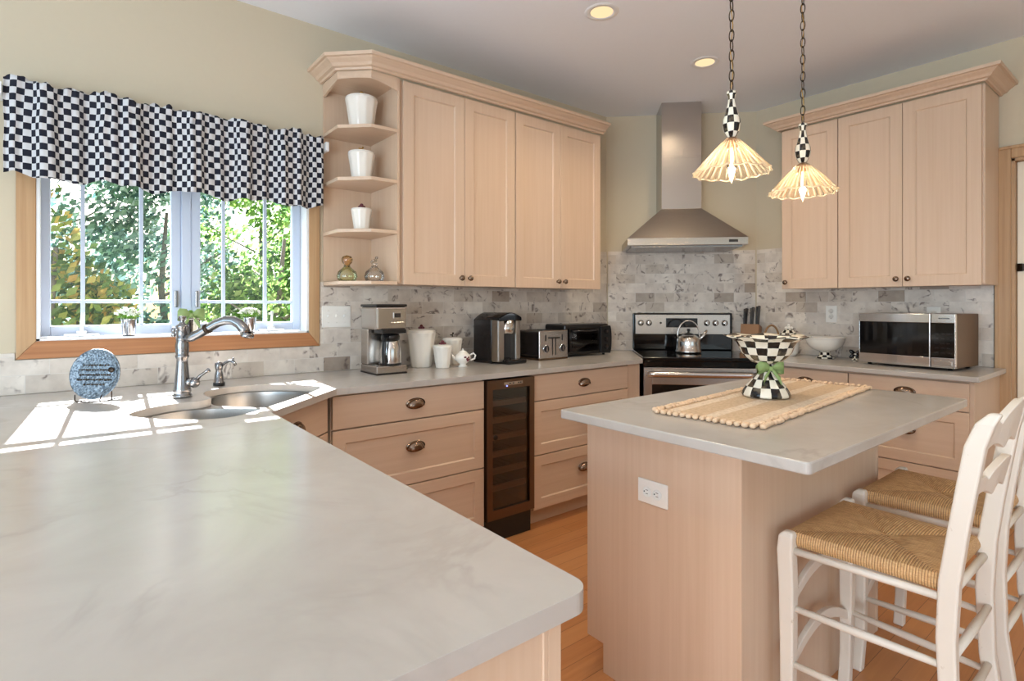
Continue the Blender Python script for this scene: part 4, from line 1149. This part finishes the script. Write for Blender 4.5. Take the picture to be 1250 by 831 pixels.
# runner
t = thing('table_runner', 'woven jute runner with knotted fringe lying on the island', 'table runner', (2.105, 1.020, .9145), 4.6)
RL, RW = 1.10, .315
m = MB(); NX, NY = 110, 24; V = []; UVV = []
for j in range(NY+1):
    for i in range(NX+1):
        x = -RL/2+RL*i/NX; y = -RW/2+RW*j/NY
        V.append((x, y, .0075 + .0012*noise.noise(Vector((x*9, y*9, 0))) + .0008*math.sin(j*PI))); UVV.append((i/NX, j/NY))
W = NX+1
fs = [(j*W+i, j*W+i+1, (j+1)*W+i+1, (j+1)*W+i) for j in range(NY) for i in range(NX)]
m.faces(V, fs, None, [[UVV[k] for k in q] for q in fs], True)
ro = m.build('woven_mat', 'jute', t); sm = ro.modifiers.new('thick', 'SOLIDIFY'); sm.thickness = .006; sm.offset = -1
m = MB(); rnd = random.Random(5)
def balls(x0, y0, x1, y1, ox, oy):
    Ld = math.hypot(x1-x0, y1-y0); n = int(Ld/.0215)
    for k in range(n+1):
        f_ = k/n; x, y = x0+(x1-x0)*f_, y0+(y1-y0)*f_
        m.ell(.0098*rnd.uniform(.85, 1.15), .0098*rnd.uniform(.85, 1.15), .0078, T(x+ox*rnd.uniform(.8, 1.2), y+oy*rnd.uniform(.8, 1.2), .0082), 9, 6)
        m.ell(.0085, .0085, .006, T(x+ox*.2+rnd.uniform(-.004, .004), y+oy*.2+rnd.uniform(-.003, .003), .010), 8, 5)
a, b = RL/2, RW/2
balls(-a, -b, a, -b, 0, -.020); balls(-a, b, a, b, 0, .020); balls(-a, -b, -a, b, -.020, 0); balls(a, -b, a, b, .020, 0)
fo = m.build('fringe', 'jute_ball', t); fo['kind'] = 'stuff'

# compote
t = thing('compote_bowl', 'black and white checked pedestal bowl on the island runner', 'bowl', (2.095, 1.050, .9265), -38)
prof = [(1e-5, 0), (.086, 0), (.088, .006), (.082, .020), (.070, .040), (.052, .062), (.036, .080), (.028, .092), (.026, .104), (.032, .112), (.034, .118), (.028, .124)]
vv = [0, 0, .1, .6, 1.1, 1.9, 2.5, 2.9, 3.4, 3.8, 4.1, 4.4]
MB().lathe(prof, 48, None, 14, vv).build('pedestal', 'checked_enamel', t)
def rimf(r, z, a, i): return (r*(1 + (.018*math.sin(7*a) if i >= 6 and i <= 8 else 0)), z + (.003*math.sin(7*a) if 6 <= i <= 8 else 0))
prof = [(.026, .123), (.050, .130), (.075, .148), (.092, .170), (.100, .192), (.110, .210), (.132, .222), (.154, .229), (.152, .232), (.128, .226), (.100, .210), (.085, .170), (.060, .145), (1e-5, .135)]
vv = [0, .6, 1.5, 2.4, 3.1, 3.8, 4.5, 5.2, 5.3, 6, 6.8, 8, 9, 10]
MB().lathe(prof, 56, None, 16, vv, flute=rimf).build('bowl', 'checked_enamel', t)
bow(t, .108, -.034, 1.0)
MB().lathe([(.030, .098), (.0365, .102), (.0365, .112), (.034, .116)], 24).build('ribbon_band', 'ribbon', t)

# ------------------------------------------------------------------ pendants
def pendant(label, x, y):
    t = thing('pendant_light', label, 'pendant lamp', (x, y, 0), 0, 'pendants over the island')
    zt, zb_ = 1.832, 1.722
    def fl(r, z, a, i):
        k = 1 + .022*math.cos(28*a)*(min(1, i/3)); drop = .004*math.cos(14*a)*(i/8)**2
        return r*k, z+drop
    n = 8; prof = []
    for i in range(n+1):
        f_ = i/n; prof.append((.020 + (.119-.020)*f_, zt - (zt-zb_)*(f_**1.08)))
    prof.append((.1205, zb_-.004))
    o = MB().lathe(prof, 168, None, flute=fl).build('glass_shade', 'shade_glass', t)
    # rolled lip and inner ribs of the pressed glass
    m = MB()
    m.tube([(.1205*(1+.02*math.cos(28*a))*math.cos(a), .1205*(1+.02*math.cos(28*a))*math.sin(a), zb_-.002+.003*math.cos(14*a)) for a in [2*PI*k/168 for k in range(168)]], .0032, 6, True)
    m.build('shade_lip', 'rib_glass', o)
    m = MB()
    for k in range(28):
        a = 2*PI*k/28; pts = [((r-.001)*math.cos(a), (r-.001)*math.sin(a), z) for r, z in prof[1:-1]]
        m.tube(pts, [.0016+.0030*i/7 for i in range(len(pts))], 5)
    m.build('shade_rib', 'rib_glass', o)
    pr = [(.006, 1.832), (.011, 1.834), (.012, 1.838), (.016, 1.842), (.025, 1.860), (.0285, 1.878), (.027, 1.896), (.020, 1.920), (.014, 1.946), (.011, 1.966), (.012, 1.976), (.0165, 1.982), (.015, 1.990), (.006, 1.994)]
    MB().lathe(pr, 32, None, 8, [0, .2, .4, .6, 1.2, 1.9, 2.6, 3.5, 4.4, 5.1, 5.5, 6, 6.4, 7]).build('checked_stem', 'checked_enamel', t)
    MB().lathe([(.005, 1.800), (.020, 1.803), (.022, 1.828), (.015, 1.836), (.005, 1.836)], 20).build('socket_cap', 'brass', t)
    MB().lathe([(1e-5, 1.680), (.003, 1.690), (.0105, 1.712), (.0165, 1.738), (.015, 1.765), (.010, 1.790), (.009, 1.803)], 18).build('bulb', 'clear_glass', t)
    MB().tube([(0, 0, 1.800), (.004, 0, 1.765), (-.004, 0, 1.750), (.004, 0, 1.735), (-.002, 0, 1.720), (0, 0, 1.705)], .0042, 6).build('filament', 'bulb_glow', t)
    m = MB(); z = 1.994; k = 0
    while z < CEIL-.03:
        A_ = []
        for q in range(16):
            a = 2*PI*q/16; p = .0085*math.cos(a); h_ = .0195*math.sin(a)
            A_.append((p, 0, z+.0165+h_) if k % 2 == 0 else (0, p, z+.0165+h_))
        m.tube(A_, .0019, 6, True); z += .0335; k += 1
    m.build('chain', 'iron', t)
    MB().tube([(.004*math.sin(q*1.3), .004*math.cos(q*1.3), 1.99+(CEIL-2.01)*q/24) for q in range(25)], .0016, 6).build('cord', 'gold_knob', t)
    MB().lathe([(.012, CEIL-.034), (.03, CEIL-.03), (.058, CEIL-.010), (.060, CEIL-.001)], 28).build('canopy', 'iron', t)
    l = add_light('pendant_bulb', 'POINT', (x, y, 1.735), PEND_W, (1.0, 0.78, 0.52), shadow_soft_size=.02)
    l.parent = t; l.location = (0, 0, 1.735)
PEND_W = 3.6
pendant('fluted glass pendant on a chain, the one nearer the range hood in view', 1.722, .980)
pendant('fluted glass pendant on a chain, hanging in front of the right wall cabinets', 2.250, .980)

# recessed ceiling lights
REC_W = 9.0
def recessed(label, x, y, z=CEIL):
    t = thing('recessed_light', label, 'ceiling light', (x, y, 0), 0, 'recessed ceiling lights')
    MB().lathe([(.058, z-.001), (.060, z-.004), (.084, z-.004), (.088, z-.0005)], 36).build('trim_ring', 'white_paint', t)
    MB().lathe([(.058, z-.0035), (.052, z-.002), (.046, z-.0012), (1e-5, z-.0012)], 32).build('lens', 'lamp_glow', t)
    l = add_light('recessed_lamp', 'SPOT', (x, y, z-.02), REC_W*4.2, (1.0, 0.80, 0.56), spot_size=math.radians(150), spot_blend=.9, shadow_soft_size=.06)
    l.parent = t; l.location = (0, 0, z-.02)
recessed('recessed ceiling light farther from the hood, at the top of the picture', 2.132, 1.930)
recessed('recessed ceiling light just left of the nearer pendant chain', 3.078, 1.930)
recessed('added unseen recessed light over the peninsula worktop, above the picture', .35, 1.0)  # fixture out of view, added for more light in the room
recessed('added unseen recessed light behind the bar stools, right of the picture', 2.9, -.6)  # another unseen fixture, added to lift the room light

# ------------------------------------------------------------------ bar stools
def stool(label, x, y, rot=0):
    t = thing('bar_stool', label, 'bar stool', (x, y, 0), rot, 'bar stools at the island')
    # local: front (island side) +y, origin mid seat. front width .43, back width .375
    fw, bw, fy, by = .212, .186, .165, -.195
    SZ = .615
    for s_ in (-1, 1):
        # front leg: gently curved cabriole-like plank
        P = [(s_*(fw+.004), fy+.010, 0), (s_*(fw-.004), fy+.002, .12), (s_*(fw-.002), fy, .30), (s_*fw, fy, .48), (s_*fw, fy+.004, .575), (s_*fw, fy+.002, .618), (s_*fw, fy-.004, .632)]
        MB().strip(P, ((1, 0, 0), [.017, .016, .018, .019, .019, .018, .012]), ((0, 1, 0), [.018, .017, .019, .021, .022, .020, .012])).build('leg', 'chair_paint', t, .006, 3)
        P = [(s_*(bw-.004), by-.055, 0), (s_*(bw-.002), by-.030, .12), (s_*bw, by-.006, .30), (s_*bw, by, .48), (s_*bw, by-.006, .62), (s_*bw, by-.022, .74), (s_*bw, by-.040, .86), (s_*bw, by-.054, .95), (s_*bw, by-.072, 1.005), (s_*(bw-.004), by-.090, 1.032)]
        MB().strip(P, ((1, 0, 0), [.015, .015, .016, .017, .017, .017, .017, .017, .016, .010]), ((0, 1, 0), [.016, .017, .018, .020, .021, .020, .020, .020, .018, .012])).build('leg', 'chair_paint', t, .006, 3)
    # seat rails
    zr = .578
    for s_ in (-1, 1):
        MB().tube([(s_*fw, fy, zr), (s_*bw, by, zr)], .010, 10).build('seat_rail', 'chair_paint', t)
        for z in (.415, .255):
            MB().tube([(s_*fw, fy, z), (s_*(fw+bw)/2, (fy+by)/2, z), (s_*bw, by-.006, z)], [.0085, .0115, .0085], 10).build('stretcher', 'chair_paint', t)
    MB().tube([(-bw, by, zr), (bw, by, zr)], .010, 10).build('seat_rail', 'chair_paint', t)
    MB().tube([(-fw, fy, zr), (fw, fy, zr)], .010, 10).build('seat_rail', 'chair_paint', t)
    for z in (.44, .28):
        MB().tube([(-bw, by-.01, z), (0, by-.01, z), (bw, by-.01, z)], [.0085, .0115, .0085], 10).build('stretcher', 'chair_paint', t)
    for z in (.42, .24):  # arched front stretchers
        n = 14; P = [(-fw+2*fw*k/n, fy, z + .070*math.sin(PI*k/n)) for k in range(n+1)]
        MB().strip(P, ((0, 0, 1), .016), ((0, 1, 0), .008)).build('front_stretcher', 'chair_paint', t, .003)
    # scalloped back rails
    for z, hh, yy in ((.972, .072, by-.058), (.845, .056, by-.036)):
        n = 40; v = []
        for k in range(n+1):
            f_ = k/n; xx = -bw+.012+(2*bw-.024)*f_
            q = abs(f_-.5)*2
            top = hh*(.50 if q > .62 else .50 + .55*math.sin((.62-q)/.62*PI/2)) - .012*math.exp(-((q-.62)/.06)**2)
            bot = -hh*.55 + .018*abs(math.cos(q*PI*1.5))
            cy = yy - .018*(1-q*q)
            v += [(xx, cy-.008-.0*top, z+bot), (xx, cy-.010-.3*top, z+top), (xx, cy+.008-.3*top, z+top), (xx, cy+.008, z+bot)]
        fs = [(0, 1, 2, 3), tuple(reversed([4*n+k for k in range(4)]))]
        for k in range(n):
            for q in range(4): fs.append((4*k+q, 4*k+(q+1) % 4, 4*k+4+(q+1) % 4, 4*k+4+q))
        MB().faces(v, fs).build('back_rail', 'chair_paint', t, .002)
    # rush seat: four triangular fields meeting in the middle
    m = MB()
    zt_, zb_ = .632, .588
    A = [(-fw+.016, fy+.006), (fw-.016, fy+.006), (bw-.012, by+.016), (-bw+.012, by+.016)]
    Ccx, Ccy = 0.0, -.012
    N = 12
    for k in range(4):
        p, q = Vector(A[k]), Vector(A[(k+1) % 4]); c = Vector((Ccx, Ccy)); L_ = (q-p).length
        # rows from edge (r=0) to centre (r=1)
        V = []; U = []
        mid = (p+q)/2; nd = (c-mid).length
        for r_ in range(N+1):
            f_ = r_/N
            for u_ in range(N+1):
                g_ = u_/N; e = p.lerp(q, g_); pt = e.lerp(c, f_)
                zz = zt_ - .006 + .014*(min(g_, 1-g_)*2)**.6*math.sin(min(1, f_*2.4)*PI/2)*(1-.55*f_) - .010*f_**3
                V.append((pt.x, pt.y, zz)); U.append((g_*.5 + .2*k, f_*nd/.006 if k % 2 == 0 else f_*nd/.006))
        W = N+1
        # strands run parallel to the edge normal: stripes counted along the edge
        fs = [(r_*W+u_, r_*W+u_+1, (r_+1)*W+u_+1, (r_+1)*W+u_) for r_ in range(N) for u_ in range(N)]
        E2 = (q-p).normalized()
        UU = [((Vector((x_, y_))-p).dot(Vector((-E2.y, E2.x)))*4, (Vector((x_, y_))-p).dot(E2)/.0062) for x_, y_, _ in V]
        m.faces(V, fs, None, [[UU[i] for i in f] for f in fs], True)
        # side skirt, strands wrap over the rail
        S = 5; V = []; UU = []
        out = Vector((E2.y, -E2.x))
        if out.dot(mid-c) < 0: out = -out
        for r_ in range(S+1):
            a = r_/S*PI*.9
            for u_ in range(25):
                e = p.lerp(q, u_/24) + out*(.010*math.sin(a))
                V.append((e.x, e.y, (zt_-.006) - (zt_-.006-zb_)*(r_/S))); UU.append((r_*.3+k, (u_/24)*L_/.0062))
        fs = [(r_*25+u_, r_*25+u_+1, (r_+1)*25+u_+1, (r_+1)*25+u_) for r_ in range(S) for u_ in range(24)]
        m.faces(V, fs, None, [[UU[i] for i in f] for f in fs], True)
    m.faces([(x_, y_, zb_) for x_, y_ in A], [(3, 2, 1, 0)])
    m.build('rush_seat', 'rush', t)
    return t
st = stool('white ladder-back bar stool with rush seat, the nearer of the two at the island', 1.812, .572)
dup(st, (2.368, .578, 0), 0, 'white ladder-back bar stool with rush seat, behind the nearer one, by the right cabinets')

# cords on the worktop
o = MB().tube([(1.395, 2.80, .918), (1.43, 2.77, .918), (1.47, 2.79, .918), (1.46, 2.86, .918), (1.50, 2.93, .918), (1.52, 2.972, .96)], .003, 6).build('power_cord', 'black_plastic')
tag(o, 'black power cord curling behind the coffee maker', 'cord')

# ------------------------------------------------------------------ garden outside the window
o = MB().box(-14, 22, YA+.20, 40, -.9, -.8).build('lawn', 'lawn'); structure(o)
def tree(label, x, y, h_, r_, mat, nleaf, seed, low=0.0, lf=.055):
    rnd = random.Random(seed)
    t = thing('garden_tree', label, 'tree', (x, y, -.8), 0, 'trees outside the window')
    m = MB().tube([(0, 0, 0), (.05, .02, h_*.3), (-.04, .05, h_*.55), (.02, 0, h_*.8)], [.07, .055, .04, .02], 8)
    for k in range(7):
        a = rnd.uniform(0, 2*PI); z0 = h_*rnd.uniform(.15, .6); ln = r_*rnd.uniform(.6, 1)
        m.tube([(0, 0, z0), (ln*.5*math.cos(a), ln*.5*math.sin(a), z0+.25*ln), (ln*math.cos(a), ln*math.sin(a), z0+.6*ln)], [.022, .015, .008], 6)
    m.build('trunk', 'bark', t)
    bl = [(rnd.uniform(-1, 1)*r_*.7, rnd.uniform(-1, 1)*r_*.6, rnd.uniform(low, 1)*h_, rnd.uniform(.35, .6)*r_) for _ in range(18)]
    V, F = [], []
    for k in range(nleaf):
        bx, by_, bz, br = rnd.choice(bl)
        while True:
            p = Vector((rnd.uniform(-1, 1), rnd.uniform(-1, 1), rnd.uniform(-1, 1)))
            if p.length < 1: break
        p = p*br + Vector((bx, by_, bz))
        n_ = Vector((rnd.gauss(0, 1), rnd.gauss(0, 1), rnd.gauss(0, 1))).normalized()
        a = n_.orthogonal().normalized(); b = n_.cross(a); s_ = lf*rnd.uniform(.6, 1.3)
        i = len(V)
        V += [p + a*s_, p + b*s_*.55 + n_*s_*.12, p - a*s_, p - b*s_*.55 + n_*s_*.12]
        F.append((i, i+1, i+2, i+3))
    me = bpy.data.meshes.new('foliage'); me.from_pydata([tuple(v) for v in V], [], F); me.materials.append(MAT[mat])
    fo = bpy.data.objects.new('foliage', me); COL.objects.link(fo); fo.parent = t
LB = 'leafy garden tree seen through the kitchen window'
tree('yellow green tree outside, in the left part of the window', -.15, 7.0, 3.3, .80, 'foliage_autumn', 3600, 1, .1)
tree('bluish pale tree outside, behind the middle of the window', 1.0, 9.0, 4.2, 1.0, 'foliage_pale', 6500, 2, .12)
tree('bright green tree outside, in the right part of the window', 2.0, 7.0, 3.6, .80, 'foliage_green', 5200, 3, .05)
tree('green tree outside, half hidden by the window frame at the right', 3.5, 9.4, 5.0, 1.2, 'foliage_green', 3800, 4, .1)
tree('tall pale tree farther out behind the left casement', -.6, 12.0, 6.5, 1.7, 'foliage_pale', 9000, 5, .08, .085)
tree('tall green tree farther out behind the right casement', 3.4, 13.4, 6.5, 1.9, 'foliage_green', 9000, 6, .08, .085)
tree('low green tree outside at the far left of the window', -2.2, 8.6, 3.6, 1.1, 'foliage_green', 3000, 8, .05)
